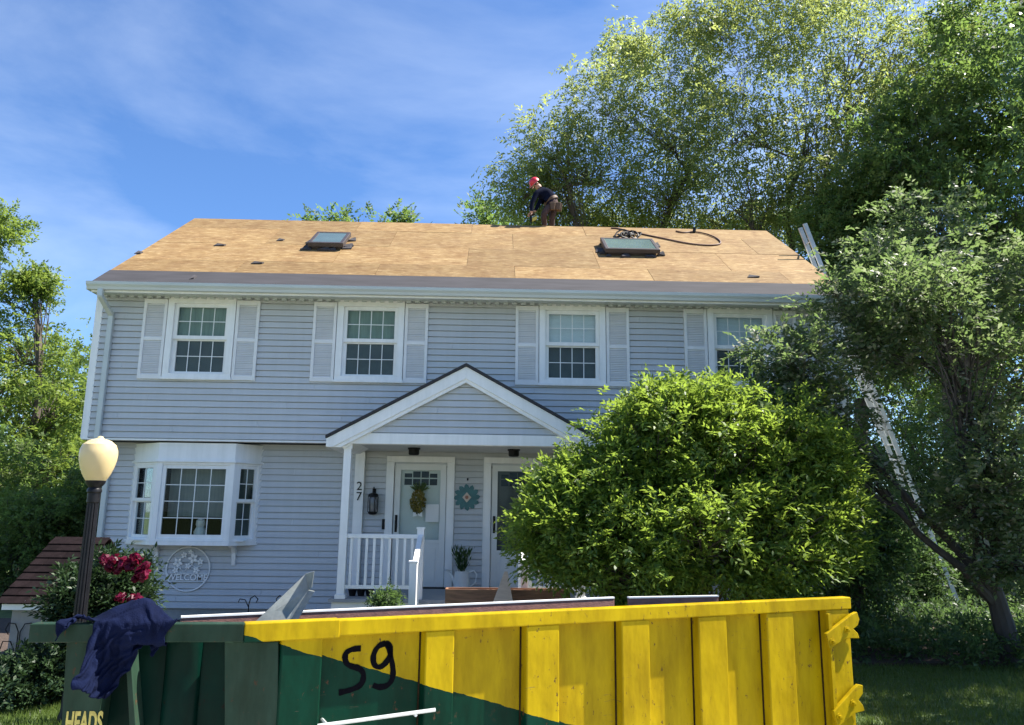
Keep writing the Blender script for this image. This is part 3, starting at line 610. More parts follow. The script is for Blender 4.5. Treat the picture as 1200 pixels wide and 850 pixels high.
LM_MID = leafmat('leaf_mid', [(.07,.11,.038),(.10,.15,.048),(.135,.19,.06),(.18,.225,.075)], .6, (.20,.32,.05))
LM_WILLOW = leafmat('leaf_willow', [(.11,.15,.05),(.15,.195,.062),(.195,.24,.078),(.26,.285,.095)], .6, (.50,.57,.14))
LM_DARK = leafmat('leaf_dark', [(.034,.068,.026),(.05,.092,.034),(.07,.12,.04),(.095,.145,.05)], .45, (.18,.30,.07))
LM_DOG = leafmat('leaf_dogwood', [(.06,.097,.045),(.085,.127,.055),(.115,.153,.068),(.155,.18,.092),(.31,.29,.25)], .5, (.26,.40,.10), gloss=.4, rough=.5)
LM_BUSH = leafmat('leaf_bush', [(.065,.125,.026),(.095,.17,.032),(.14,.225,.04),(.22,.30,.05)], .55, (.40,.53,.06), gloss=.4)
LM_LIGHT = leafmat('leaf_light', [(.06,.11,.02),(.09,.15,.03),(.13,.20,.04),(.18,.24,.05)], .5, (.35,.45,.07))
LM_RHODO = leafmat('leaf_rhododendron', [(.016,.036,.015),(.026,.052,.02),(.04,.07,.026)], .2, (.06,.12,.03), gloss=.3, rough=.5)

# ------------------------------------------------------------------ trees
Yw = 11.0
ba = W(722,300,Yw); ba.z = 0
tree('willow_tree', 'tall airy grey green tree rising behind the roof beside the worker', 'tree', ba, 7.5,
     [lobe(615,222,Yw,38,38), lobe(650,170,Yw,50,48), lobe(705,120,Yw,52,52), lobe(700,205,Yw,60,42), lobe(770,150,Yw,62,60), lobe(790,70,Yw+1,58,48), lobe(780,225,Yw,60,36), lobe(735,60,Yw+2,34,24), lobe(830,150,Yw+1,50,60), lobe(640,252,Yw+1,44,18), lobe(705,258,Yw+2,44,20), lobe(770,262,Yw+2,44,20)],
     LM_WILLOW, M_BARK, clusters=54, per=21, leaf=.185, aspect=.36, cl_sp=.27, trunk_r=.34, droop=.6, seed=3, limb_r=.5)
bb = W(900,300,Yw-1); bb.z = 0
tree('willow_tree', 'tallest airy yellow green tree behind the right end of the roof', 'tree', bb, 8.0,
     [lobe(860,60,Yw,62,56), lobe(930,40,Yw,60,50), lobe(1005,50,Yw-1,62,52), lobe(860,150,Yw-1,62,58), lobe(940,140,Yw-1,66,60), lobe(1020,140,Yw-2,60,56), lobe(880,230,Yw-1,62,44), lobe(965,225,Yw-2,60,46), lobe(1085,60,Yw-1,56,52), lobe(820,20,Yw,40,30), lobe(1080,130,Yw-1,60,60), lobe(1150,40,Yw-1,60,50), lobe(1010,230,Yw-2,60,50), lobe(900,-10,Yw,60,30), lobe(1000,-10,Yw,60,30), lobe(840,262,Yw+1,44,20), lobe(910,262,Yw+1,44,22)],
     LM_WILLOW, M_BARK, clusters=50, per=21, leaf=.19, aspect=.36, cl_sp=.29, trunk_r=.30, droop=.6, seed=11, limb_r=.45)
bc = W(1120,500,6.0); bc.z = 0
tree('shade_tree', 'dense mid green tree towering behind the ladder at far right', 'tree', bc, 5.5,
     [lobe(1060,170,6,60,56), lobe(1120,110,6,60,58), lobe(1190,110,6,66,64), lobe(1090,260,6,66,58), lobe(1170,230,6,70,66), lobe(1230,190,6,70,80), lobe(1050,340,6,54,46), lobe(1150,340,6,70,58), lobe(1230,330,6,60,60), lobe(1160,30,7,60,44)],
     LM_MID, M_BARK, clusters=60, per=35, leaf=.17, aspect=.48, cl_sp=.26, trunk_r=.3, seed=21)
bc = W(1010,500,8.0); bc.z = 0
tree('shade_tree', 'mid green tree between the roof corner and the towering dense tree', 'tree', bc, 5.0,
     [lobe(990,260,7,46,40), lobe(1030,220,7,46,46), lobe(1040,300,7,50,44), lobe(985,330,7,44,40), lobe(1020,390,7,50,50), lobe(1090,420,8,60,56)],
     LM_MID, M_BARK, clusters=60, per=42, leaf=.14, aspect=.5, cl_sp=.24, trunk_r=.22, seed=31)
# far trees that only just clear the ridge
for i, (px, py, rx, lab) in enumerate(((395,262,34,'small treetop showing just above the ridge over the left skylight'),(468,264,17,'tiny treetop peeking over the ridge left of the worker'),(575,258,34,'rounded treetop above the ridge close behind the worker'))):
    c = lobe(px,py,26,rx,18 if i != 2 else 24); b0 = c[0].copy(); b0.z = 0
    tree('far_tree', lab, 'tree', b0, c[0].z*.7, [c, (c[0]-Vector((0,0,c[3]*1.6)), c[1]*1.5, c[1]*1.3, c[3]*1.6)], LM_MID, M_BARK, clusters=26, per=24, leaf=.26, aspect=.5, cl_sp=.36, trunk_r=.3, seed=40+i, group='treetops beyond the roof')
# left trees
bl = W(30,640,7.0); bl.z = 0
tree('garden_tree', 'leafy green tree with dark forked limbs at the left edge', 'tree', bl, 2.6,
     [lobe(-20,330,7,50,46), lobe(25,415,7,46,40), lobe(-30,440,7,60,60), lobe(60,470,7,36,44), lobe(20,500,7,56,44), lobe(70,545,7,34,40), lobe(-30,540,7,60,50), lobe(40,330,7,18,8), lobe(-5,270,7,24,20)],
     LM_LIGHT, M_BARK, clusters=32, per=35, leaf=.13, aspect=.48, cl_sp=.2, trunk_r=.22, seed=51, limb_r=.55)
bl = W(75,620,14.0); bl.z = 0
tree('garden_tree', 'paler tree behind the shed roof and the left corner of the house', 'tree', bl, 3.0,
     [lobe(70,440,14,44,44), lobe(100,500,14,40,50), lobe(60,560,14,60,50), lobe(100,600,14,50,40), lobe(0,600,14,60,50), lobe(40,650,14,60,40)],
     LM_LIGHT, M_BARK, clusters=44, per=35, leaf=.19, aspect=.5, cl_sp=.3, trunk_r=.2, seed=52)
bl = W(-10,650,22.0); bl.z = 0
tree('garden_tree', 'low light green tree far behind the shed', 'tree', bl, 2.0,
     [lobe(-10,640,22,60,40), lobe(50,660,22,60,40), lobe(100,650,22,60,44), lobe(20,600,22,60,40)],
     LM_LIGHT, M_BARK, clusters=30, per=30, leaf=.3, aspect=.5, cl_sp=.5, trunk_r=.2, seed=53)
for i, (px, py, y, rx, ry, lab) in enumerate(((20,640,2.5,50,44,'dark green hedge shrub right behind the shed roof'),(85,610,3.5,40,50,'dark green shrub between the shed and the house corner'),(-40,600,4.0,60,70,'dark green shrub cut off by the left edge of the picture'))):
    c = lobe(px,py,y,rx,ry); b0 = c[0].copy(); b0.z = .0
    tree('shrub', lab, 'shrub', b0, max(.3,c[0].z*.5), [c, (c[0]-Vector((0,0,c[3]*.8)), c[1]*1.1, c[2]*1.0, c[3]*.9), (c[0]+Vector((c[1]*.4,0,c[3]*.5)), c[1]*.6, c[2]*.7, c[3]*.6)], LM_MID, M_BARK, clusters=44, per=35, leaf=.11, aspect=.45, cl_sp=.17, trunk_r=.07, seed=160+i, low=.1)
# dark shrubbery behind the ladder
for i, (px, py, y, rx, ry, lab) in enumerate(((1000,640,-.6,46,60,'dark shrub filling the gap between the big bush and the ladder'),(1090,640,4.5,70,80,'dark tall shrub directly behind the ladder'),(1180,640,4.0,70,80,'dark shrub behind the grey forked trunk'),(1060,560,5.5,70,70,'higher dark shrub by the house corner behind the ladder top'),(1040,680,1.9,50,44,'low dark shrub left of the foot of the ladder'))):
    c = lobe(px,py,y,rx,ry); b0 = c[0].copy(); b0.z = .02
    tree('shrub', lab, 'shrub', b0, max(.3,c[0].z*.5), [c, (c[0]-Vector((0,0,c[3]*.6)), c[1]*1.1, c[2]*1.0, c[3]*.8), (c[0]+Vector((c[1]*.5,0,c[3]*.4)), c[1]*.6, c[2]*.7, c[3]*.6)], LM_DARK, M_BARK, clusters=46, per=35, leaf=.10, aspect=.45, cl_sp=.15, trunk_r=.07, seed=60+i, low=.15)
bs = Vector((12.2,-1.5,0))
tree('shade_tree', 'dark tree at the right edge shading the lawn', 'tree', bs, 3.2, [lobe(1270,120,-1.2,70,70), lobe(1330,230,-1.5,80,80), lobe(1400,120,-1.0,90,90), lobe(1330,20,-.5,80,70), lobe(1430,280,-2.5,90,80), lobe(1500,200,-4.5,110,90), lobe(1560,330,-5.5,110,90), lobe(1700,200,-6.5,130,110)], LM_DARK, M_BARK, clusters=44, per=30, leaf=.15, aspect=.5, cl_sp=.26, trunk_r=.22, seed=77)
bw = W(1120,640,15.0); bw.z = 0
tree('shade_tree', 'light green tree glimpsed low behind the ladder and trunk', 'tree', bw, 2.5, [lobe(1050,480,15,60,60), lobe(1120,430,15,70,60), lobe(1200,460,15,70,70), lobe(1060,580,15,70,60), lobe(1150,560,15,80,70), lobe(1230,600,15,70,70), lobe(1090,660,15,90,50)], LM_MID, M_BARK, clusters=50, per=35, leaf=.2, aspect=.5, cl_sp=.32, trunk_r=.22, seed=78)
# front dogwood
bd = WZ(1192,778,0.0)
Yd = -2.6
tree('dogwood_tree', 'grey barked spreading tree with forked trunk and pale pinkish leaf tips', 'tree', bd, 1.0,
     [lobe(945,420,Yd-.2,46,34), lobe(1020,395,Yd,44,30), lobe(1075,335,Yd,50,34), lobe(1130,300,Yd,60,34), lobe(1190,330,Yd,56,46), lobe(980,480,Yd,50,26), lobe(1050,420,Yd,60,30), lobe(1120,400,Yd-.4,64,36), lobe(1190,440,Yd-.5,50,40), lobe(1170,520,Yd-.6,46,30), lobe(1080,250,Yd+.6,46,24), lobe(1170,560,Yd-.9,46,24), lobe(930,460,Yd,26,22), lobe(1250,360,Yd,60,50), lobe(1290,450,Yd-.6,60,50), lobe(1260,300,Yd+.6,60,40), lobe(1300,380,Yd-1.4,60,50), lobe(960,520,Yd,44,26), lobe(915,420,Yd,34,28), lobe(925,480,Yd-.2,36,26), lobe(1000,545,Yd-.1,44,24), lobe(1140,590,Yd-.5,44,22), lobe(1080,330,Yd-.9,50,30), lobe(985,362,Yd,38,26), lobe(1025,310,Yd+.2,40,26), lobe(1190,600,Yd-.7,44,26), lobe(1195,660,Yd-.9,34,20), lobe(1110,350,Yd-.6,54,34), lobe(1150,470,Yd+.6,54,34)],
     LM_DOG, M_BARKG, clusters=25, per=21, leaf=.095, aspect=.48, cl_sp=.14, trunk_r=.15, upbias=1.5, seed=71, limb_r=.42, lean=(-.22,0))
# big rounded bush
LB = []
for (px,py,rx,ry,yy) in ((712,578,70,58,-3.3),(772,522,72,58,-3.2),(840,510,80,56,-3.2),(910,530,70,60,-3.1),(650,622,42,56,-3.4),(735,645,76,56,-3.7),(820,620,90,70,-3.8),(910,620,80,70,-3.5),(958,605,42,54,-3.0),(800,480,60,34,-3.1),(668,572,24,22,-3.2),(940,545,34,32,-3)): LB.append(lobe(px,py,yy,rx,ry,70))
bbp = W(810,640,-3.3); bbp.z = 0
tree('bush', 'huge rounded yellow green bush hiding the right half of the porch', 'bush', bbp, .5, LB, LM_BUSH, M_BARK, clusters=105, per=35, leaf=.10, aspect=.38, cl_sp=.09, trunk_r=.06, stems=5, seed=81, upbias=1.0, droop=.1, low=.12, shell=.7)

# ------------------------------------------------------------------ small shed at left
SY, SE = -4.0, .80
e0 = W(4,706,SY); sx0 = e0.x; SZ = e0.z
rt = W(62,632,SY+.95); 
shed = thing('shed', 'low grey shed with brown shingle roof at far left', 'shed', (sx0+.35, SY+.9, 0))
k = MB(); k.box(sx0+.06, sx0+.50, SY+.08, SY+1.85, 0, SZ-.0); k.build('wall', M_STUCCO, shed)
k = MB(); k.box(sx0+.0, sx0+.56, SY-.02, SY+.02, SZ-.075, SZ+.02); k.build('fascia', M_WHITE, shed)
rs = Vector((0, rt.y-SY, rt.z-SZ)); rl_ = rs.length; rv = rs.normalized(); rn = Vector((0,-rv.z,rv.y))
k = MB(); k.prism([(SY+.02,SZ-.02),(rt.y,rt.z-.03),(2*rt.y-SY-.02,SZ-.02)], sx0+.02, sx0+.52, 0); sroof = k.build('roof', M_STUCCO, shed)
nrow = 9
for i in range(nrow):
    x = sx0-.06-(.15 if i % 2 else 0)
    while x < sx0+.60:
        wd = .30; q = MB((0,SY-.04,SZ-.03),(1,0,0),rv,rn); a, b_ = max(x,sx0-.06), min(x+wd,sx0+.60)
        if b_-a > .03:
            v0 = i*(rl_+.05)/nrow; v1 = v0+(rl_+.05)/nrow+.03
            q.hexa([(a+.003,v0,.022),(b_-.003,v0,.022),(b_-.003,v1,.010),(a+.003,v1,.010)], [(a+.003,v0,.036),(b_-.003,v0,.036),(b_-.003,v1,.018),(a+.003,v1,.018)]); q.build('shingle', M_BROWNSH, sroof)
        x += wd
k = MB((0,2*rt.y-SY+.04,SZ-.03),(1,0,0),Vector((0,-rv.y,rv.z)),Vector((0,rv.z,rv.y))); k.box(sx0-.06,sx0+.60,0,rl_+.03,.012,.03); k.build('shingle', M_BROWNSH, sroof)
# wire trellis ornament on the shed wall
k = MB(); tx = W(20,760,SY+.05).x
for s in (-1,1):
    k.tube([(tx+s*.01,SY+.05,.12),(tx+s*.01,SY+.05,.48),(tx+s*.05,SY+.05,.56),(tx+s*.12,SY+.05,.57),(tx+s*.15,SY+.05,.50),(tx+s*.11,SY+.05,.45)], .006, 6)
    k.tube([(tx+s*.01,SY+.05,.25),(tx+s*.08,SY+.05,.38),(tx+s*.16,SY+.05,.38),(tx+s*.18,SY+.05,.30)], .006, 6)
solo(k, 'wire_trellis', M_BLACK, 'thin scrolled wire trellis against the grey shed wall', 'trellis')

# ------------------------------------------------------------------ rhododendron, low plants, edging
c = W(112,735,-4.7)
rl = [lobe(118,690,-4.5,36,26,36), lobe(92,704,-4.6,20,24,28), lobe(142,684,-4.4,24,22,30), lobe(112,765,-4.6,20,36,30), lobe(135,722,-4.4,26,36,30)]
rb_ = Vector((rl[0][0].x, -4.45, .03))
rh = tree('rhododendron', 'dark rhododendron with crimson flower heads behind the lamp post', 'shrub', rb_, .25, rl, LM_RHODO, M_BARK, clusters=46, per=28, leaf=.085, aspect=.36, cl_sp=.05, trunk_r=.05, stems=4, seed=91, low=.08, shell=.75)
LM_RED = leafmat('rhododendron_petal', [(.055,.002,.014),(.09,.004,.024),(.14,.009,.040)], .3, (.5,.03,.08), gloss=.2)
for i, (px, py, r) in enumerate(((124,655,7),(133,658,8),(146,660,8),(160,655,8),(166,672,9),(150,664,7),(138,668,6),(170,663,6),(155,703,7),(162,702,6),(141,700,6),(128,664,6),(158,678,5))):
    p = W(px,py,-4.95-(.1 if py > 690 else 0)); n = 46; v = unit(RNG.normal(size=(n,3))); rr = .82*r*(p-CAM).length/F_PX
    C = np.array(p)+v*rr*RNG.uniform(.5,1,(n,1)); Nn = unit(v+RNG.normal(size=(n,3))*.4); Dr = unit(np.cross(Nn, RNG.normal(size=(n,3))))
    Ln = np.full(n, rr*.95)*RNG.uniform(.8,1.2,n); link_mesh('blossom', leaf_mesh('blossom', C, Dr, Nn, Ln, Ln*.85, LM_RED, ORG[rh.name]), rh)
for i, (px, py, y, rx, ry, lab) in enumerate(((40,790,-5.0,34,24,'low leafy plant at the foot of the shed wall'),(14,805,-5.15,24,20,'leftmost low green plant in the bed by the shed'),(72,775,-4.9,22,28,'low leafy plant tucked between shed and green dumpster post'))):
    c = lobe(px,py,y,rx,ry); b0 = c[0].copy(); b0.z = .03
    tree('garden_plant', lab, 'plant', b0, .1, [c, (c[0]-Vector((0,0,c[3]*.5)), c[1]*1.1, c[2], c[3]*.7)], LM_RHODO, M_BARK, clusters=40, per=20, leaf=.06, aspect=.5, cl_sp=.05, trunk_r=.015, stems=3, seed=95+i, low=.05)  # darker leaf material puts shade into the colour of these plants
# dark timber edging along the bed
p0, p1 = WZ(-40,842,.0), WZ(150,808,.0)
dd = (p1-p0).normalized(); nn = Vector((-dd.y,dd.x,0)); k = MB(p0,dd,nn)
ln = (p1-p0).length; nbk = int(ln/.42)
ed = thing('bed_edging', 'row of dark timber edging between the lawn and the shed bed', 'edging', p0)
for i in range(nbk):
    q = MB(p0,dd,nn); j = random.uniform(-.01,.01); q.box(i*.42+.006,(i+1)*.42-.006,j,j+.12,-.03,.075+random.uniform(-.008,.008)); q.build('timber', M_MULCH, ed, bevel=.01)

# ------------------------------------------------------------------ lamp post
LY = -5.6
lb = W(96,727,LY); lp_top = W(109,566,LY); lx = (lp_top.x+lb.x)/2
lamp = thing('lamp_post', 'black fluted lamp post with cream acorn globe left of the house', 'lamp post', (lx, LY, 0))
zb_, zt_ = 1.97, 2.46
zb_ = W(112,565,LY).z; zt_ = W(114,511,LY).z
M_POST = mat('lamp_post_black', (.010,.010,.012), .4, .25, 12, spec=.2)
k = MB((lx,LY,0))
for i in range(12):
    an = 2*math.pi*i/12; k.tube([(.046*math.cos(an),.046*math.sin(an),.25),(.038*math.cos(an),.038*math.sin(an),zb_-.18)], .0115, 6)
k.lathe([(.085,0),(.085,.05),(.07,.09),(.065,.22),(.055,.27),(.045,.28),(.038,zb_-.17)], 24)
k.build('post', M_POST, lamp, smooth=True)
k = MB((lx,LY,0)); k.lathe([(.045,zb_-.19),(.054,zb_-.18),(.054,zb_-.10),(.062,zb_-.09),(.062,zb_-.07),(.05,zb_-.05),(.082,zb_-.01),(.086,zb_+.01),(.08,zb_+.012)], 24); k.build('fitter', M_POST, lamp, smooth=True)
mg = mat('cream_globe', (.62,.49,.26), .35, .03, 3, spec=.4)
t_ = mg.node_tree; pb = t_.nodes['Principled BSDF']; pb.inputs['Subsurface Weight'].default_value = .5; pb.inputs['Subsurface Radius'].default_value = (.08,.07,.04); pb.inputs['Subsurface Scale'].default_value = .5
H = zt_-zb_; k = MB((lx,LY,0))
k.lathe([(.160*r_, zb_+.012+(H-.012)*h_) for h_, r_ in ((0,.52),(.05,.60),(.15,.74),(.3,.88),(.45,.97),(.57,1.0),(.68,.98),(.77,.89),(.80,.87),(.81,.83),(.86,.68),(.885,.62),(.895,.56),(.92,.38),(.935,.22),(.955,.17),(.98,.15),(1.0,.0))], 32)
k.build('globe', mg, lamp, smooth=True)

# ------------------------------------------------------------------ dumpster
RIMZ = 1.17
C_ = WZ(287,731,RIMZ); L__ = WZ(35,731,RIMZ); RR = WZ(997,699.5,RIMZ)
D = (RR-C_).normalized(); Nf = Vector((-D.y,D.x,0)); LEN = (RR-C_).length
FD = (C_-L__).normalized(); FN = Vector((-FD.y,FD.x,0)); FLEN = (C_-L__).length       # front facet, FN points into the bin
def paint(name, split):
    m = bpy.data.materials.new(name); m.use_nodes = True; t = m.node_tree; b = t.nodes['Principled BSDF']; b.inputs['Specular IOR Level'].default_value = .10 if split != 'green' else .08
    tcn = N(t,'ShaderNodeTexCoord')
    def noise(sc, st=(1,1,1), det=5, rough=.6):
        mp_ = N(t,'ShaderNodeMapping'); mp_.inputs['Scale'].default_value = st; L(t, tcn.outputs['Object'], mp_.inputs['Vector'])
        n = N(t,'ShaderNodeTexNoise'); n.inputs['Scale'].default_value = sc; n.inputs['Detail'].default_value = det; n.inputs['Roughness'].default_value = rough; L(t, mp_.outputs[0], n.inputs['Vector']); return n.outputs['Fac']
    def ramp(f, p0, c0, p1, c1):
        r = N(t,'ShaderNodeValToRGB'); e = r.color_ramp.elements; e[0].position = p0; e[0].color = (*c0,1); e[1].position = p1; e[1].color = (*c1,1); L(t, f, r.inputs['Fac']); return r.outputs[0]
    yel = ramp(noise(2.5,(1,1,.5)), .3, (.37,.255,.003), .7, (.46,.325,.004))
    grn = ramp(noise(3,(1,1,.5)), .3, (.0008,.024,.013), .7, (.0012,.038,.021))
    fade = ramp(noise(2.2,(1,1,.4),7), .42, (0,0,0), .62, (.5,.5,.5)) if split == 'green' else None
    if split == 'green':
        grn = ramp(noise(3,(1,1,.5)), .3, (.0008,.013,.009), .7, (.0015,.024,.016))  # darker copy of the green, with the end walls' shade in the colour
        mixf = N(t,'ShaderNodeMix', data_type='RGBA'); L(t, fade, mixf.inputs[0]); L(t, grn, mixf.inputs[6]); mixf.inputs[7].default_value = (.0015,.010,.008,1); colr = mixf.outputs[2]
    elif split == 'faded':
        colr = ramp(noise(3,(1,1,.4),7), .3, (.016,.042,.027), .7, (.034,.064,.044))
    elif split == 'yellow': colr = yel
    else:
        sx = N(t,'ShaderNodeSeparateXYZ'); L(t, tcn.outputs['Object'], sx.inputs[0])
        a, bb_ = split                                # line: s = a + b*u  ; z above -> yellow
        dot = N(t,'ShaderNodeVectorMath', operation='DOT_PRODUCT'); dot.inputs[1].default_value = D; L(t, tcn.outputs['Object'], dot.inputs[0])
        mu = N(t,'ShaderNodeMath', operation='MULTIPLY_ADD'); mu.inputs[1].default_value = bb_; mu.inputs[2].default_value = a; L(t, dot.outputs['Value'], mu.inputs[0])
        wob = N(t,'ShaderNodeMath', operation='MULTIPLY_ADD'); wob.inputs[1].default_value = .03; wob.inputs[2].default_value = -.015; L(t, noise(9,(1,1,1),4), wob.inputs[0])
        sub = N(t,'ShaderNodeMath', operation='SUBTRACT'); L(t, sx.outputs['Z'], sub.inputs[0]); L(t, mu.outputs[0], sub.inputs[1])
        ad = N(t,'ShaderNodeMath', operation='ADD'); L(t, sub.outputs[0], ad.inputs[0]); L(t, wob.outputs[0], ad.inputs[1])
        gt = N(t,'ShaderNodeMath', operation='GREATER_THAN'); gt.inputs[1].default_value = 0; L(t, ad.outputs[0], gt.inputs[0])
        mm = N(t,'ShaderNodeMix', data_type='RGBA'); L(t, gt.outputs[0], mm.inputs[0]); L(t, grn, mm.inputs[6]); L(t, yel, mm.inputs[7]); colr = mm.outputs[2]
    # scratches and rust specks
    sp = ramp(noise(26,(1,1,.6),6,.7), .62, (0,0,0), .66, (1,1,1)); big = ramp(noise(1.7,(1,1,1),3), .44, (0,0,0), .56, (1,1,1))
    ms = N(t,'ShaderNodeMix', data_type='RGBA', blend_type='MULTIPLY'); ms.inputs[0].default_value = 1; L(t, sp, ms.inputs[6]); L(t, big, ms.inputs[7])
    m3 = N(t,'ShaderNodeMix', data_type='RGBA'); L(t, ms.outputs[2], m3.inputs[0]); L(t, colr, m3.inputs[6]); m3.inputs[7].default_value = (.09,.045,.025,1) if split != 'green' else (.012,.010,.007,1)
    sc_ = ramp(noise(14,(.25,.25,3.2),5,.75), .645, (0,0,0), .67, (1,1,1)); m5 = N(t,'ShaderNodeMix', data_type='RGBA', blend_type='MIX'); m5.inputs[7].default_value = (.11,.085,.06,1) if split != 'green' else (.008,.014,.011,1)
    b2_ = ramp(noise(2.4,(1,1,1),3), .50, (0,0,0), .60, (.85,.85,.85)); m6 = N(t,'ShaderNodeMix', data_type='RGBA', blend_type='MULTIPLY'); m6.inputs[0].default_value = 1; L(t, sc_, m6.inputs[6]); L(t, b2_, m6.inputs[7]); L(t, m6.outputs[2], m5.inputs[0]); L(t, m3.outputs[2], m5.inputs[6]); m3 = m5
    # grime film
    gr = ramp(noise(4.5,(1.5,1.5,.35),7,.65), .35, (.66,.63,.58), .62, (1,1,1)); m4 = N(t,'ShaderNodeMix', data_type='RGBA', blend_type='MULTIPLY'); m4.inputs[0].default_value = 1; L(t, m3.outputs[2], m4.inputs[6]); L(t, gr, m4.inputs[7])
    L(t, m4.outputs[2], b.inputs['Base Color'])
    rr = N(t,'ShaderNodeMapRange'); rr.inputs[3].default_value = .3; rr.inputs[4].default_value = .6; L(t, noise(7), rr.inputs[0]); L(t, rr.outputs[0], b.inputs['Roughness'])
    bn = N(t,'ShaderNodeBump'); bn.inputs['Strength'].default_value = .28; bn.inputs['Distance'].default_value = .03; L(t, noise(4.5,(1,1,.7),3), bn.inputs['Height']); L(t, bn.outputs[0], b.inputs['Normal'])
    return m
dump = thing('dumpster', 'open yellow and green steel roll off dumpster in the foreground', 'dumpster', (C_.x+D.x*2+Nf.x*.8, C_.y+D.y*2+Nf.y*.8, 0))
def nearuz(px,py,v=.05):
    p = WP(px,py,C_+Nf*v,Nf); return (p-C_).dot(D), p.z
ua, za = nearuz(335,757); ub, zb2 = nearuz(655,846); sb = (zb2-za)/(ub-ua)
og = ORG[dump.name]
# object space: u_obj = u - (og-C_).D ; Z equal
M_SPLIT = paint('two_tone_paint', (za - sb*ua + sb*((og-C_).dot(D)), sb)); M_GRN_SHADE = paint('green_paint','green'); M_FADE = paint('faded_green_paint','faded'); M_YEL = paint('yellow_paint','yellow')
WBIN = 1.7; LOWF = .26
def dm(): return MB(C_*1.0 - Vector((0,0,RIMZ)), D, Nf)
uL = (L__-C_).dot(D); vL = (L__-C_).dot(Nf)
wi = .05; fo = .2                                     # wall inset under the rim; front overhang
k = dm(); k.box(fo,LEN-.02,wi+.03,wi+.05,.18,RIMZ-.05); k.build('side_wall', M_SPLIT, dump)
# ribs and corner post located along the near side
for i, (xa, xb) in enumerate(((331,377),(493,531),(612,654),(724,760),(815,851),(896,930),(967,997))):
    u0, u1 = nearuz(xa,790)[0], nearuz(xb,790)[0]
    if i == 0: u0 = fo+.0
    if i == 6: u1 = LEN-.012
    k = dm(); g = .012
    k.hexa([(u0,wi+.03,.16),(u1,wi+.03,.16),(u1,wi+.03,RIMZ-.095),(u0,wi+.03,RIMZ-.095)], [(u0+g,wi-.042,.16),(u1-g,wi-.042,.16),(u1-g,wi-.042,RIMZ-.095),(u0+g,wi-.042,RIMZ-.095)])
    k.build('corner_post' if i in (0,6) else 'rib', M_SPLIT, dump, bevel=.008)
    if i: k = dm(); k.box(u0-.007,u0-.0005,wi+.018,wi+.0295,.18,RIMZ-.10); k.build('seam', mat('rusty_seam',(.030,.018,.010),.9,.5,18,spec=.05) if i == 1 else bpy.data.materials['rusty_seam'], dump)  # dark strip painted in for the shadow gap beside each rib
k = dm(); k.prism([(0,-.005),(LEN*.115,-.012),(LEN*.115,.09),(0.001,.09)], RIMZ-.103, RIMZ+.0005, 2); k.build('rim_sleeve', M_SPLIT, dump, bevel=.006)
k = dm(); k.box(LEN*.10,LEN,.0,.085,RIMZ-.095,RIMZ-.003); k.build('rim', M_SPLIT, dump, bevel=.008)
# front facet rim: from L to C
kf = MB(L__-Vector((0,0,RIMZ)), FD, FN)
kf.box(0,FLEN-.002,0.0,.085,RIMZ-.10,RIMZ-.001); rimf = kf.build('rim', M_FADE, dump, bevel=.006)
def fm(): return MB(L__-Vector((0,0,RIMZ))+FD*0.0+D*0, FD, FN)
def fx(px,py,v=.08):
    p = WP(px,py,L__+FN*v,FN); return (p-L__).dot(FD), p.z
bv = .20
uP = fx(80,800,.2)[0]+.02; k = fm(); k.box(uP,FLEN+.16,bv,bv+.02,.1,RIMZ-.06); k.build('end_wall', M_GRN_SHADE, dump)
def quadpost(pts, v0, v1, name, m, bev=.006):
    q = fm(); P_ = [fx(a,b,v0) for a,b in pts]; q.prism(P_, v0, v1, 1); return q.build(name, m, dump, bevel=bev)
quadpost([(78,748),(128,748),(113,860),(71,860)], .06, bv, 'post', M_FADE)
quadpost([(146,748),(151.5,748),(159.5,860),(152,860)], .08, bv, 'stiffener', M_FADE, .003)
quadpost([(263,752),(326,752),(326,865),(263,865)], .09, bv, 'end_panel', M_FADE)
# dented round rib
q = fm(); u0, u1 = fx(186,800,.12)[0], fx(230,800,.12)[0]; uc = (u0+u1)/2; rr = (u1-u0)/2; n = 10; zs = [.15+i*(RIMZ-.1-.15)/24 for i in range(25)]
i0 = len(q.V)
for z in zs:
    for j in range(n+1):
        an = math.pi*j/n; de = 1-.28*math.exp(-((z-.86)/.12)**2)*max(0,math.sin(an*1.3)) + .05*math.sin(z*19+j)
        q.V.append(q.p(uc-math.cos(an)*rr, bv-math.sin(an)*rr*.55*de, z))
for a in range(24):
    for j in range(n): q.F.append((i0+a*(n+1)+j,i0+a*(n+1)+j+1,i0+(a+1)*(n+1)+j+1,i0+(a+1)*(n+1)+j))
q.build('rib', M_GRN_SHADE, dump, smooth=True)
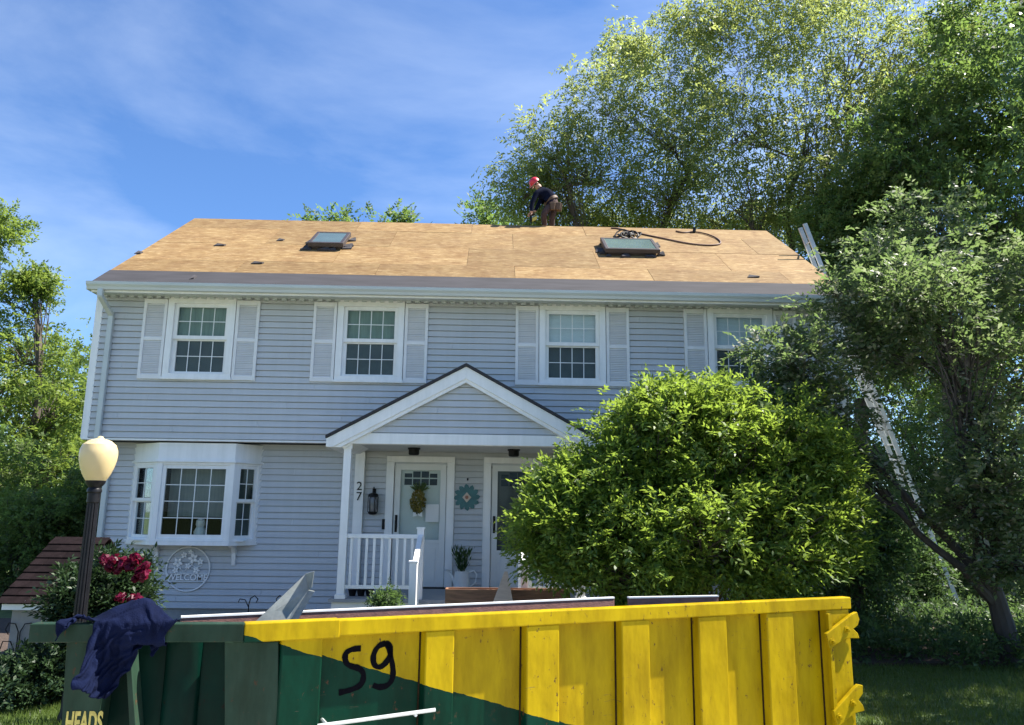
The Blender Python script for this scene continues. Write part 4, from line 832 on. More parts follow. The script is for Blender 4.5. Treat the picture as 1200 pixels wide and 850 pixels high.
# other walls, floor
k = dm(); k.box(.0,LEN-.02,WBIN-.05,WBIN-.03,.18,RIMZ-LOWF); k.box(0,LEN,WBIN-.09,WBIN,RIMZ-LOWF-.09,RIMZ-LOWF); k.build('side_wall', M_YEL, dump)
k = dm(); k.hexa([(LEN-.07,.086,.18),(LEN-.01,.086,.18),(LEN-.01,WBIN-.1,.18),(LEN-.07,WBIN-.1,.18)], [(LEN-.07,.086,RIMZ-.05),(LEN-.01,.086,RIMZ-.05),(LEN-.01,WBIN-.1,RIMZ-LOWF-.05),(LEN-.07,WBIN-.1,RIMZ-LOWF-.05)]); k.build('gate', M_YEL, dump)
pA = L__+FD*(uP+.06)+FN*.225; pB = C_+Nf*(WBIN-.04); k = MB(); dv_ = (pB-pA); 
nv = Vector((-dv_.y,dv_.x,0)).normalized()*.03
k.hexa([tuple(Vector((p.x,p.y,.18))) for p in (pA,pB,pB+nv,pA+nv)], [(pA.x,pA.y,RIMZ-.1),(pB.x,pB.y,RIMZ-LOWF-.03),(pB.x+nv.x,pB.y+nv.y,RIMZ-LOWF-.03),(pA.x+nv.x,pA.y+nv.y,RIMZ-.1)]); k.build('end_wall', M_GRN_SHADE, dump)
k = dm(); k.box(-.2,LEN-.05,.1,WBIN-.1,.14,.2); k.build('floor', M_GRN_SHADE, dump)
k = dm(); k.box(.1,LEN-.1,.25,.40,.012,.14); k.box(.1,LEN-.1,WBIN-.5,WBIN-.35,.012,.14); k.build('skid_rail', M_BLACK, dump)
# gate latches at the right end
def latch(pts, bolts):
    v0 = -.03; q = dm(); P_ = [nearuz(a,b,v0) for a,b in pts]; q.prism(P_, v0-.012, v0+.022, 1); la = q.build('latch', M_YEL, dump, bevel=.005)
    for a,b in bolts:
        u, z = nearuz(a,b,v0); q = MB(C_-Vector((0,0,RIMZ))+D*u+Nf*(v0-.012)+Vector((0,0,z)), D, Vector((0,0,1)), -Nf); q.lathe([(.030,0),(.030,.006),(.016,.007),(.016,.024),(.0,.026)], 8); q.build('bolt', M_YEL, la)
latch([(967,743),(971,760),(991,748),(1006,748),(1004,742),(999,737),(1004,733),(1006,726),(1003,717),(997,720)], [(974,752),(991,738)])
latch([(976,834),(981,852),(1000,836),(1012,833),(1010,826),(1005,820),(1010,813),(1010,803),(1005,802),(999,808)], [(982,840),(998,824)])
q = dm(); u0 = nearuz(972,780,-.0)[0]; q.box(u0-.005,u0+.03,-.025,.004,.2,RIMZ-.12); q.build('hinge_rod', M_YEL, dump)
# white grab rod below the number
q = dm(); a = nearuz(372,851,-.05); b_ = nearuz(510,832,-.05); q.tube([(a[0],-.05,a[1]),(b_[0],-.05,b_[1])], .011, 8); q.tube([(a[0]+.05,-.05,a[1]+.004),(a[0]+.05,wi+.03,a[1])], .01, 6); q.tube([(b_[0]-.12,-.05,b_[1]-.02),(b_[0]-.12,wi-.04,b_[1]-.02)], .01, 6); q.build('rod', mat('bare_steel',(.62,.66,.66),.35,.15,12,metal=.4), dump)
# sprayed number 59
M_SPRAY = mat('black_spray_paint', (.003,.003,.005), .8, .2, 20, spec=.05)
def stroke(pts, wpx, v):
    P_ = [Vector((*nearuz(a,b,v),0)) for a,b in pts]
    for _ in range(2):                               # smooth
        Q = [P_[0]]
        for a,b in zip(P_[:-1],P_[1:]): Q += [a*.75+b*.25, a*.25+b*.75]
        P_ = Q+[P_[-1]]
    q = dm(); m = len(P_); i0 = len(q.V)
    for k2 in range(m):
        t = (P_[min(k2+1,m-1)]-P_[max(k2-1,0)]).normalized(); s = Vector((-t.y,t.x,0)); w_ = .0165*(1+.10*math.sin(k2*.7)+.06*math.sin(k2*1.9))*wpx
        for sg in (-1,1): q.V.append(q.p(P_[k2].x+s.x*w_*sg, v, P_[k2].y+s.y*w_*sg))
    for k2 in range(m-1): q.F.append((i0+2*k2,i0+2*k2+1,i0+2*k2+3,i0+2*k2+2))
    return q
vv = wi+.027
stroke([(423,760),(412,761),(404,766),(405,777),(411,781),(421,783),(427,790),(424,803),(411,809),(397,812)],1,vv).build('sprayed_number', M_SPRAY, dump)
stroke([(452,754),(443,757),(437,768),(438,780),(446,783),(455,774),(459,762),(455,754),(450,755),(455,756),(458,768),(461,785),(460,797),(454,804),(444,806),(437,803)],1,vv).build('sprayed_number', M_SPRAY, dump)
u, z = fx(98,848,.056); put_text('HEADS', .15, mat('stencil_yellow',(.50,.42,.10),.7,.25,30), dump, L__-Vector((0,0,RIMZ))+FD*u+FN*.057+Vector((0,0,z)), FD*1.0, (0,0,1), 'stencil_lettering', .001, .005, .42)

# load in the bin
def plank(uv0, uv1, z, h, lab):
    q = dm(); (a,b),(c,d) = uv0,uv1
    q.hexa([(a,b,z-h),(c,d,z-h),(c,d+.02,z-h),(a,b+.02,z-h)], [(a,b,z),(c,d,z),(c,d+.02,z),(a,b+.02,z)])
    t = thing('plank', lab, 'plank', q.p(*(((a+c)/2),(b+d)/2,z-h))); q.build('board', M_REDPL, t)
    q = dm(); q.hexa([(a,b-.004,z+.0005),(c,d-.004,z+.0005),(c,d+.026,z+.0005),(a,b+.026,z+.0005)], [(a,b-.004,z+.011),(c,d-.004,z+.011),(c,d+.026,z+.011),(a,b+.026,z+.011)]); q.build('painted_edge', M_WHITE, t)
def duz(px,py,z):
    p = WZ(px,py,z); return (p-C_).dot(D), (p-C_).dot(Nf)
zpl = RIMZ-.008
plank(duz(212,724.5,zpl), duz(720,701.5,zpl), zpl, .16, 'long reddish brown plank with white edge lying in the dumpster')
plank(duz(737,701.5,zpl), duz(842,699.5,zpl), zpl, .16, 'short reddish brown plank near the bush end of the dumpster')
q = dm(); 
rg = random.Random(5)
for i in range(420):
    u = rg.uniform(.35,LEN-.5); v = rg.uniform(.5,WBIN-.5); z = .55+.36*(1-abs(v-.8)/1.0)*rg.uniform(.7,1); a, b_ = rg.uniform(.08,.3), rg.uniform(.06,.2); an = rg.uniform(0,6.28); ca, sa = math.cos(an), math.sin(an); tz = [rg.uniform(-.04,.04) for _ in range(4)]
    pts = [(-a,-b_),(a,-b_),(a,b_),(-a,b_)]; q.hexa([(u+x*ca-y*sa, v+x*sa+y*ca, z+tz[j]) for j,(x,y) in enumerate(pts)], [(u+x*ca-y*sa, v+x*sa+y*ca, z+tz[j]+.008) for j,(x,y) in enumerate(pts)])
q.box(.0,LEN-.1,.12,WBIN-.12,.21,.55)
solo(q, 'roofing_debris', M_FELT, 'heap of torn dark shingles filling the dumpster', 'debris', kind='stuff')
# bent flashing sheet
vF = .30
def duz2(px,py,v):
    p = WP(px,py,C_+Nf*v,Nf); return ((p-C_).dot(D), v, p.z)
A,B,Cc,Dd = duz2(296,732,vF), duz2(337,732,vF), duz2(361,692,vF+.02), duz2(358,673,vF+.06)
q = dm(); q.hexa([A,B,Cc,Dd], [tuple(Vector(x)+Vector((0,.008,.0))) for x in (A,B,Cc,Dd)])
E1, E2 = duz2(368,670,vF-.03), duz2(363,666,vF+.0)
q.hexa([Dd,Cc,tuple(Vector(Cc)+Vector((.012,-.05,.02))),E1], [tuple(Vector(x)+Vector((.004,.008,.004))) for x in (Dd,Cc,tuple(Vector(Cc)+Vector((.012,-.05,.02))),E1)])
B2, C2 = tuple(Vector(B)+Vector((.035,-.05,-.0))), tuple(Vector(Cc)+Vector((.03,-.05,-.005)))
q.hexa([B,B2,C2,Cc], [tuple(Vector(x)+Vector((.004,.008,.004))) for x in (B,B2,C2,Cc)])
solo(q, 'flashing_sheet', M_FLASH, 'bent grey metal flashing sticking up out of the dumpster', 'metal sheet')

# jacket over the rim -------------------------------------------------
def jacket():
    from mathutils import noise as mn
    O_ = L__-Vector((0,0,RIMZ)); tmp = []
    def collider(q, name):
        o = q.build(name, None); o.modifiers.new('col','COLLISION'); o.collision.thickness_outer = .006; o.collision.cloth_friction = 80; tmp.append(o)
    q = MB(O_,FD,FN); q.box(-.3,FLEN+.2,0,.09,RIMZ-.10,RIMZ); collider(q,'tmp_rim')
    q = MB(O_,FD,FN); q.box(-.3,FLEN+.2,.091,1.0,RIMZ-.3,RIMZ-.012); collider(q,'tmp_load')
    q = MB(O_,FD,FN); q.box(-.3,FLEN+.2,.03,.09,RIMZ-.9,RIMZ-.101); collider(q,'tmp_wall')
    # flat pattern: body with two sleeves and a hood flap, cell 16 mm
    cs = .0195
    def inside(a, b):
        if abs(a) < .30 and -.42 < b < .34: return True
        return .22 < abs(a) < (.66 if a < 0 else .44) and abs(b-(.20-.75*(abs(a)-.22))) < .10
    idx = {}; V = []; F = []
    uc = (fx(92,740,0)[0]+fx(196,740,0)[0])/2
    rot_ = R_(-42); ca, sa = math.cos(rot_), math.sin(rot_)
    def vert(i, j):
        if (i,j) in idx: return idx[(i,j)]
        a, b = i*cs, j*cs; x = a*ca-b*sa; y = a*sa+b*ca
        k_ = .74; w = x*10+y*3+1.5*mn.noise(Vector((x*3,y*3,1)))
        z = RIMZ+.062+.045*math.sin(w)+.04*mn.noise(Vector((x*7,y*7,3)))
        p = O_ + FD*(uc-.015+x*k_*.98+.01*math.sin(y*30)) + FN*(-.12+y*.74+.20*x) + Vector((0,0,z)); idx[(i,j)] = len(V); V.append(p); return idx[(i,j)]
    n = int(.72/cs)
    for i in range(-n,n):
        for j in range(-n,n):
            if inside((i+.5)*cs,(j+.5)*cs): F.append((vert(i,j),vert(i+1,j),vert(i+1,j+1),vert(i,j+1)))
    me = bpy.data.meshes.new('tmp_cloth'); me.from_pydata([tuple(v) for v in V],[],F); o = bpy.data.objects.new('tmp_cloth',me); COL.objects.link(o)
    vg = o.vertex_groups.new(name='pin'); pins = [i for i, v in enumerate(V) if .11 < (v-O_).dot(FN) < .15]; vg.add(pins, 1.0, 'REPLACE')
    m = o.modifiers.new('cloth','CLOTH'); c = m.settings; c.vertex_group_mass = 'pin'; c.pin_stiffness = 1.0; c.quality = 5; c.mass = .25; c.tension_stiffness = 12; c.compression_stiffness = 12; c.shear_stiffness = 5; c.bending_stiffness = 2.5; c.air_damping = 2.5
    m.collision_settings.distance_min = .010; m.collision_settings.friction = 80; m.collision_settings.use_self_collision = True; m.collision_settings.self_distance_min = .007; m.collision_settings.collision_quality = 3
    m.point_cache.frame_start = 1; m.point_cache.frame_end = JF
    scene.frame_start = 1; scene.frame_end = JF
    for f in range(1, JF+1): scene.frame_set(f)
    dg = bpy.context.evaluated_depsgraph_get(); res = bpy.data.meshes.new_from_object(o.evaluated_get(dg))
    for t in tmp+[o]: bpy.data.objects.remove(t)
    scene.frame_set(1)
    cen = sum((v.co for v in res.vertices), Vector())/len(res.vertices); zmin = min(v.co.z for v in res.vertices); base = Vector((cen.x,cen.y,zmin))
    res.transform(Matrix.Translation(-base)); res.name = 'jacket'
    M_J = mat('navy_cloth', (.0045,.0075,.026), .9, .35, 9, bump=.5, bscale=120, spec=.06); res.materials.clear(); res.materials.append(M_J)
    for p in res.polygons: p.use_smooth = True
    o = link_mesh('jacket', res, None, base); ORG[o.name] = base; props(o, 'crumpled navy blue jacket slung over the green dumpster rim', 'jacket')
    a = o.modifiers.new('sub','SUBSURF'); a.levels = 1; a.render_levels = 1; a = o.modifiers.new('thick','SOLIDIFY'); a.thickness = .005
JF = 60
jacket()

# ------------------------------------------------------------------ ladder
ldx = W(1125,727,1.6); ltp = W(943,264,1.6)
a = Vector((ldx.x,1.6,0.0)); p_mid = W(1035,508,1.6)
dirl = (ltp-Vector((ldx.x,1.6,ldx.z))).normalized(); bz = ldx.z
a = ldx - dirl*(ldx.z/dirl.z); tot = (ltp-a).length
lad = thing('ladder', 'long aluminium extension ladder leaning against the right gable end', 'ladder', (a.x,a.y,0))
for s in (-.15,.15):
    for lo, hi, off in ((0,tot*.58,0.0),(tot*.44,tot,.05)):
        q = MB(a+Vector((0,s,0)), dirl, Vector((0,1,0)), dirl.cross(Vector((0,1,0)))); q.box(lo+.02,hi,-.018+ (.035 if off and s<0 else -.035 if off else 0),.018+(.035 if off and s<0 else -.035 if off else 0),-.04+off,.04+off); q.build('rail', M_ALU, lad)
n = int(tot/.3)
for i in range(1,n):
    off = .05 if i*.3 > tot*.58 else 0.0
    q = MB(a, dirl, Vector((0,1,0)), dirl.cross(Vector((0,1,0)))); q.tube([(i*.3,-.135,off),(i*.3,.135,off)], .017, 8); q.build('rung', M_ALU, lad)

# ------------------------------------------------------------------ things on the porch and front wall
# wreath
wr = thing('wreath', 'yellow green wreath hanging on the glass of the white front door', 'wreath', (-1.2,Y1-.05,1.55))
LM_WR = leafmat('wreath_leaf', [(.10,.09,.02),(.20,.16,.03),(.28,.20,.04),(.10,.14,.04)], .2, (.3,.3,.05)); wc = W(490,588,Y1-.06)
n = 420; th = RNG.uniform(0,2*math.pi,n); rad = RNG.uniform(.0,1,n)**.5
C = np.stack([wc.x+.13*rad*np.cos(th), Y1-.05-.05*RNG.uniform(0,1,n), wc.z+.20*rad*np.sin(th)],1)
Dr = unit(np.stack([np.cos(th),-.4*np.ones(n),np.sin(th)],1)+RNG.normal(size=(n,3))*.6); Nn = unit(RNG.normal(size=(n,3))+np.array([0,-1.2,.3])); Ln = RNG.uniform(.035,.06,n)
link_mesh('leaves', leaf_mesh('leaves', C, Dr, Nn, Ln, Ln*.6, LM_WR, ORG[wr.name]), wr)
n = 60; an = RNG.uniform(.2,2.94,n); C = np.stack([wc.x+.02+.10*np.cos(an), np.full(n,Y1-.06), wc.z+.19+.06*np.sin(an)],1); Dr = unit(np.stack([np.cos(an),-.2*np.ones(n),np.sin(an)+.2],1)); Nn = unit(RNG.normal(size=(n,3))+np.array([0,-1.5,0])); Ln = RNG.uniform(.10,.20,n)
link_mesh('spray', leaf_mesh('spray', C, Dr, Nn, Ln, Ln*.14, LM_MID, ORG[wr.name]), wr)
k = MB(); 
for s in (-1,1): k.prism([(wc.x,wc.z-.20),(wc.x+s*.07,wc.z-.17),(wc.x+s*.08,wc.z-.25),(wc.x+s*.01,wc.z-.23)], Y1-.075, Y1-.06, 1)
k.build('bow', M_WHITE, wr)
# note taped to the door
q0, q1 = W(499,591,Y1-.03), W(514,612,Y1-.03); k = MB(); k.box(q0.x,q1.x,Y1-.032,Y1-.029,q1.z,q0.z)
solo(k, 'paper_notice', mat('paper',(.74,.74,.72),.8,.03), 'white sheet of paper taped to the front door glass', 'notice')
# teal flower ornament
fc = W(547,583,Y1-.06); fl = thing('flower_ornament', 'teal metal flower plaque on the wall between the two doors', 'ornament', (fc.x,Y1-.02,fc.z-.22))
M_TEAL = mat('teal_metal', (.045,.15,.16), .5, .25, 8)
for i in range(12):
    an = 2*math.pi*i/12; ca, sa = math.cos(an), math.sin(an); q = MB((fc.x,Y1-.03,fc.z),(ca,0,sa),(0,1,0),(-sa,0,ca)); q.prism([(.05,-.03),(.14,-.05),(.20,-.02),(.225,.02),(.19,.045),(.12,.045),(.05,.03)], -.004-.004*(i%2), .004-.004*(i%2), 1); q.build('petal', M_TEAL, fl)
k = MB((fc.x,Y1-.045,fc.z)); k.prism([(0,-.085),(.075,0),(0,.085),(-.075,0)], -.012, .012, 1); k.build('centre', mat('cream_tile',(.62,.52,.42),.5), fl)
k = MB((fc.x,Y1-.062,fc.z),(1,0,0),(0,0,1),(0,-1,0)); k.lathe([(.03,0),(.03,.008),(.0,.012)], 12); k.build('boss', mat('rust_boss',(.35,.16,.10),.6), fl)
k = MB(); hp = W(548,562,Y1-.03); k.box(hp.x-.012,hp.x+.012,Y1-.05,Y1-.018,hp.z-.02,hp.z+.02); solo(k,'door_bell',M_BLACK,'small black hook above the teal flower plaque','hook')
# watering can with a plant
wx = W(541,680,.1); can = thing('watering_can', 'white enamel watering can on the porch between the doors', 'watering can', (wx.x,.1,DKZ))
M_EN = mat('white_enamel',(.70,.71,.70),.3,.06); k = MB((wx.x,.1,DKZ),(1.3,0,0),(0,1.3,0),(0,0,1.3)); k.lathe([(.0,.001),(.10,.001),(.105,.02),(.085,.22),(.09,.235),(.08,.235),(.0,.20)], 20); k.build('body', M_EN, can, smooth=True)
k = MB((wx.x,.1,DKZ),(1.3,0,0),(0,1.3,0),(0,0,1.3)); k.tube([(.085,0,.22),(.15,0,.24),(.185,0,.19),(.17,0,.10),(.10,0,.04)], .013, 8); k.build('handle', M_EN, can, smooth=True)
k = MB((wx.x,.1,DKZ),(1.3,0,0),(0,1.3,0),(0,0,1.3)); k.tube([(-.08,0,.08),(-.12,0,.17),(-.17,0,.235)], [.026,.02,.017], 8); k.lathe([(.03,.235),(.045,.25),(.0,.255)], 10, (-.17,0)); k.build('spout', M_EN, can, smooth=True)
n = 260; th = RNG.uniform(0,6.28,n); hh = RNG.uniform(.05,.42,n); C = np.stack([wx.x+.15*hh/.42*np.cos(th)+RNG.normal(size=n)*.03, .1+.10*hh/.42*np.sin(th), DKZ+.27+hh],1)
Dr = unit(np.stack([.35*np.cos(th),.3*np.sin(th),np.ones(n)],1)); Nn = unit(RNG.normal(size=(n,3))); Ln = RNG.uniform(.05,.13,n)
me = leaf_mesh('lavender_plant', C, Dr, Nn, Ln, Ln*.22, LM_DARK, (wx.x,.1,DKZ+.2)); o = link_mesh('lavender_plant', me, None, (wx.x,.1,DKZ+.2)); props(o,'dark spiky plant growing in the white watering can','plant')
# boots/pots behind the railing
for i,(px,lab) in enumerate(((413,'leftmost small dark pot behind the porch railing'),(423,'middle small dark pot behind the porch railing'),(433,'rightmost small dark pot behind the porch railing'))):
    p = W(px,694,-.85); k = MB((p.x,-.85,DKZ)); k.lathe([(.0,.001),(.045,.001),(.065,.09),(.07,.10),(.06,.10),(.0,.08)], 14); solo(k,'flower_pot',M_BLACK,lab,'pot','dark pots behind the railing',smooth=True)
# WELCOME ring sign under the bay
mc = W(220,667,Y1-.05); wsn = thing('welcome_sign', 'round white wire welcome sign with flowers under the bay window', 'sign', (mc.x,Y1-.02,mc.z-.33)); Rr = 22.5*(mc-CAM).length/F_PX
M_WIRE = mat('sign_white',(.84,.84,.83),.5,.06)
k = MB((mc.x,Y1-.04,mc.z)); k.tube([(Rr*math.cos(2*math.pi*i/48),0,Rr*math.sin(2*math.pi*i/48)) for i in range(49)], .012, 6, cap=False); k.box(-.0,.02,-.01,.02,Rr,Rr+.04); k.build('ring', M_WIRE, wsn, smooth=True)
k = MB((mc.x,Y1-.04,mc.z))
k.tube([(-.22,0,-.06),(-.15,0,.02),(-.05,0,-.05),(.02,0,.10),(.12,0,.02),(.22,0,.05)], .007, 5); k.tube([(-.12,0,.0),(-.16,0,.14),(-.06,0,.26)], .007, 5); k.tube([(.05,0,.06),(.10,0,.18),(.06,0,.28)], .007, 5); k.tube([(-Rr*.94,0,-.07),(Rr*.94,0,-.07)], .006, 5); k.tube([(-Rr*.83,0,-.20),(Rr*.83,0,-.20)], .006, 5)
k.build('vine', M_WIRE, wsn)
for (x,z,r) in ((-.17,.10,.075),(.07,.17,.08),(.19,.12,.055),(-.08,.22,.05),(-.2,-.02,.05),(.14,-.02,.055),(.0,.05,.05),(.02,.27,.04)):
    for i in range(5):
        an = 2*math.pi*i/5+x*9; ca, sa = math.cos(an), math.sin(an); q = MB((mc.x+x,Y1-.045,mc.z+z),(ca,0,sa),(0,1,0),(-sa,0,ca)); q.prism([(.1*r,0),(.5*r,-.32*r),(r,-.15*r),(r,.15*r),(.5*r,.32*r)], -.003-.001*i, .003-.001*i, 1); q.build('petal', M_WIRE, wsn)
put_text('WELCOME', .135, M_WIRE, wsn, (mc.x,Y1-.045,mc.z-.135), (1,0,0), (0,0,1), 'lettering', .004, .002)
# wooden planter box, plywood offcut, boxwood, wire hooks
p = W(522,690,-2.4); p2 = W(668,690,-2.4); bx = thing('planter_box', 'brown wooden plank box beside the porch steps', 'planter', ((p.x+p2.x)/2,-2.2,0))
zt = p.z
for i in range(4):
    h0 = .02+i*(zt-.02)/4; q = MB(); q.box(p.x,p2.x,-2.43,-2.40,h0+.003,h0+(zt-.02)/4-.003); q.build('plank', M_WOODBR, bx)
q = MB(); q.box(p.x,p.x+.03,-2.399,-2.23,.02,zt); q.box(p2.x-.03,p2.x,-2.399,-2.23,.02,zt); q.box(p.x+.031,p2.x-.031,-2.23,-2.20,.02,zt); q.box(p.x+.031,p2.x-.031,-2.399,-2.231,.02,zt-.06); q.build('side', M_WOODBR, bx)
a, b_, c = W(577,712,-2.75), W(601,712,-2.75), W(593,670,-2.62); q = MB(); q.V = [a,b_,c,Vector((a.x,-2.72,a.z)),Vector((b_.x,-2.72,b_.z)),Vector((c.x,c.y+.03,c.z))]; low_ = 0.0
ax = a.x-(c.x-a.x)*a.z/(c.z-a.z); bx_ = b_.x+(b_.x-c.x)*b_.z/(c.z-b_.z); q = MB(); yb = -2.86
q.V = [Vector((ax,yb,.02)),Vector((bx_,yb,.02)),Vector((c.x+.02,c.y,c.z)),Vector((c.x-.02,c.y,c.z)),Vector((ax,yb+.02,.02)),Vector((bx_,yb+.02,.02)),Vector((c.x+.02,c.y+.02,c.z)),Vector((c.x-.02,c.y+.02,c.z))]
q.F = [(0,1,2,3),(7,6,5,4),(0,4,5,1),(1,5,6,2),(2,6,7,3),(3,7,4,0)]; solo(q,'plywood_offcut',M_TAN,'pale triangular plywood offcut leaning on the brown planter box','offcut')
c = lobe(452,703,-2.5,13,10); b0 = c[0].copy(); b0.z = 0
tree('garden_plant','small dark bushy plant in front of the porch railing','plant',b0,c[0].z*.7,[c,(c[0]-Vector((0,0,.2)),c[1]*1.3,c[2]*1.3,c[3]*1.8)],LM_DARK,M_BARK,clusters=30,per=18,leaf=.05,aspect=.5,cl_sp=.04,trunk_r=.02,stems=3,seed=120,low=.05)
for i,(px,lab) in enumerate(((291,'left curled wire garden hook in front of the clapboards'),(333,'right curled wire garden hook beside the flashing'))):
    p = W(px,716,-.6); k = MB((p.x,-.6,0)); s = 1 if i == 0 else -1; z = p.z
    k.tube([(0,0,0),(0,0,z+.1),(s*.02,0,z+.18),(s*.08,0,z+.22),(s*.13,0,z+.17),(s*.11,0,z+.12)], .009, 6); k.tube([(0,0,z+.05),(-s*.06,0,z+.16),(-s*.14,0,z+.17),(-s*.16,0,z+.12)], .008, 6); solo(k,'garden_hook',M_BLACK,lab,'garden hook','wire hooks by the wall')

# ------------------------------------------------------------------ worker, tools, roof litter
def skin_mesh(name, verts, edges, radii, root=0, sub=2):
    me = bpy.data.meshes.new(name); me.from_pydata([tuple(v) for v in verts], edges, []); o = bpy.data.objects.new('tmp_skin', me); COL.objects.link(o)
    m = o.modifiers.new('skin','SKIN'); m.use_smooth_shade = True
    for i, v in enumerate(me.skin_vertices[0].data):
        r = radii[i]; v.radius = r if isinstance(r, tuple) else (r,r); v.use_root = (i == root)
    s = o.modifiers.new('sub','SUBSURF'); s.levels = sub; s.render_levels = sub
    dg = bpy.context.evaluated_depsgraph_get(); res = bpy.data.meshes.new_from_object(o.evaluated_get(dg)); bpy.data.objects.remove(o); res.name = name; return res
Yp = 3.52
def roofz_back(y): return RZ-(y-RY)*(RZ-EZ)/(RY-EY)
fpos = W(641,258,Yp); per = thing('person', 'roofer in red hard hat and navy sweater bending over the ridge', 'person', (fpos.x, Yp+.2, roofz_back(Yp+.2)))
og = ORG[per.name]
def J(px,py,dy=0): return W(px,py,Yp+dy)-og
pel, chest, neck, head = J(648,239), J(640,228), J(633,222,-.02), J(628,216,-.05)
shL, shR = J(629,226,-.18), J(640,224,.16)
elL, haL = J(623.5,238,-.22), J(622.5,250,-.24)
elR, haR = J(633,236,-.02), J(626,249,-.12)
hiL, hiR = J(644,242,-.09), J(651,242,.09)
knL, knR = J(637,251,-.16), J(647,253,.05)
def foot(px,y): p = W(px,262,y); return Vector((p.x,y,roofz_back(y)+.05))-og
anL, anR = foot(639,3.62), foot(646,3.80)
toL, toR = anL+Vector((-.16,-.05,.0)), anR+Vector((-.16,-.05,.02))
V = [pel,chest,neck,head, shL,elL,haL, shR,elR,haR, hiL,knL,anL,toL, hiR,knR,anR,toR]
Ee = [(0,1),(1,2),(2,3),(1,4),(4,5),(5,6),(1,7),(7,8),(8,9),(0,10),(10,11),(11,12),(12,13),(0,14),(14,15),(15,16),(16,17)]
Rd = [.165,.185,.065,.095,.075,.055,.035,.075,.055,.035,.095,.075,.05,.04,.095,.075,.05,.04]
me = skin_mesh('body', V, Ee, Rd)
M_NAVY = mat('navy_sweater',(.006,.008,.020),.9,.3,20,bump=.4,spec=.05); M_PANT = mat('brown_work_trousers',(.060,.032,.030),.9,.35,14,bump=.4); M_SKIN = mat('skin',(.42,.24,.17),.55,.08)
for m in (M_NAVY, M_PANT, M_SKIN): me.materials.append(m)
for p in me.polygons:
    c = p.center; p.use_smooth = True
    dh = (c-head).length; dhand = min((c-haL).length,(c-haR).length)
    if dh < .13 or dhand < .055: p.material_index = 2
    elif (c-pel).dot((chest-pel).normalized()) < .02 and min((c-elL).length,(c-haL).length,(c-elR).length,(c-haR).length) > .12: p.material_index = 1
body = link_mesh('body', me, per)
hd = (head-neck).normalized(); fwd = Vector((-1,-.15,-.25)); fwd = (fwd-hd*fwd.dot(hd)).normalized()
k = MB(head+hd*.03+og, fwd, hd.cross(fwd), hd); k.lathe([(.124,.0),(.122,.04),(.108,.085),(.072,.118),(.03,.132),(.0,.134)], 18); k.prism([(.08,-.09),(.15,-.07),(.168,0),(.15,.07),(.08,.09)], -.008, .006, 2); 
M_RED = mat('red_hat',(.55,.018,.035),.35,.06); k.build('hard_hat', M_RED, per, smooth=True)
k = MB(head+og, fwd, hd.cross(fwd), hd); k.tube([(.09,0,.0),(.125,0,-.03),(.10,0,-.045)], [.02,.022,.012], 6); k.tube([(.0,.10,0),(.0,.115,-.03)], .018, 6); k.tube([(.0,-.10,0),(.0,-.115,-.03)], .018, 6); k.build('face', M_SKIN, per, smooth=True)
for hp_, s in ((haL,1),(haR,-1)):                    # fingers curled round the grip
    for i in range(4):
        b0 = hp_+og+Vector((-.02,(-.03+.02*i),-.005)); k = MB(); k.tube([tuple(b0),tuple(b0+Vector((-.045,0,-.025))),tuple(b0+Vector((-.05,0,-.06))),tuple(b0+Vector((-.02,0,-.07)))], [.010,.009,.009,.007], 6); k.build('finger', M_SKIN, per, smooth=True)
    b0 = hp_+og+Vector((.01,-.03*s,-.01)); k = MB(); k.tube([tuple(b0),tuple(b0+Vector((-.01,-.02*s,-.035))),tuple(b0+Vector((-.035,-.01*s,-.05)))], [.012,.010,.008], 6); k.build('finger', M_SKIN, per, smooth=True)
bp = pel*.7+chest*.3; ax_ = (chest-pel).normalized(); k = MB(bp+og, ax_.orthogonal().normalized(), ax_.cross(ax_.orthogonal().normalized()), ax_); k.lathe([(.165,-.04),(.175,-.03),(.175,.03),(.165,.04)], 18); k.build('tool_belt', mat('leather',(.10,.055,.03),.7), per, smooth=True)
for d_, sc in ((Vector((.10,-.12,-.10)),1),(Vector((.14,.05,-.06)),1.1),(Vector((-.02,-.17,-.12)),.9)):
    k = MB(pel+d_+og); k.hexa([(-.05*sc,-.03,-.10),(.05*sc,-.03,-.10),(.05*sc,.03,-.10),(-.05*sc,.03,-.10)], [(-.07*sc,-.04,.08),(.07*sc,-.04,.08),(.07*sc,.04,.08),(-.07*sc,.04,.08)]); k.build('pouch', bpy.data.materials['leather'], per, bevel=.015)
# nail gun
gp_ = W(624,254,Yp-.2); ng = thing('nail_gun', 'black and yellow nail gun held down to the ridge by the roofer', 'nail gun', (gp_.x,gp_.y,gp_.z-.1))
k = MB(gp_,(1,0,0),(0,1,0),(0,0,1)); k.box(-.06,-.01,-.03,.03,-.11,.06); k.tube([(-.035,0,-.11),(-.035,0,-.155)], .016, 8); k.tube([(-.02,0,.04),(.05,0,.055)], .02, 8); k.build('body', M_BLACK, ng, bevel=.01)
k = MB(gp_); k.hexa([(-.01,-.02,-.12),(.10,-.02,-.06),(.10,.02,-.06),(-.01,.02,-.12)],[(-.01,-.02,-.04),(.09,-.02,.01),(.09,.02,.01),(-.01,.02,-.04)]); k.build('magazine', mat('yellow_plastic',(.55,.42,.06),.4), ng, bevel=.008)
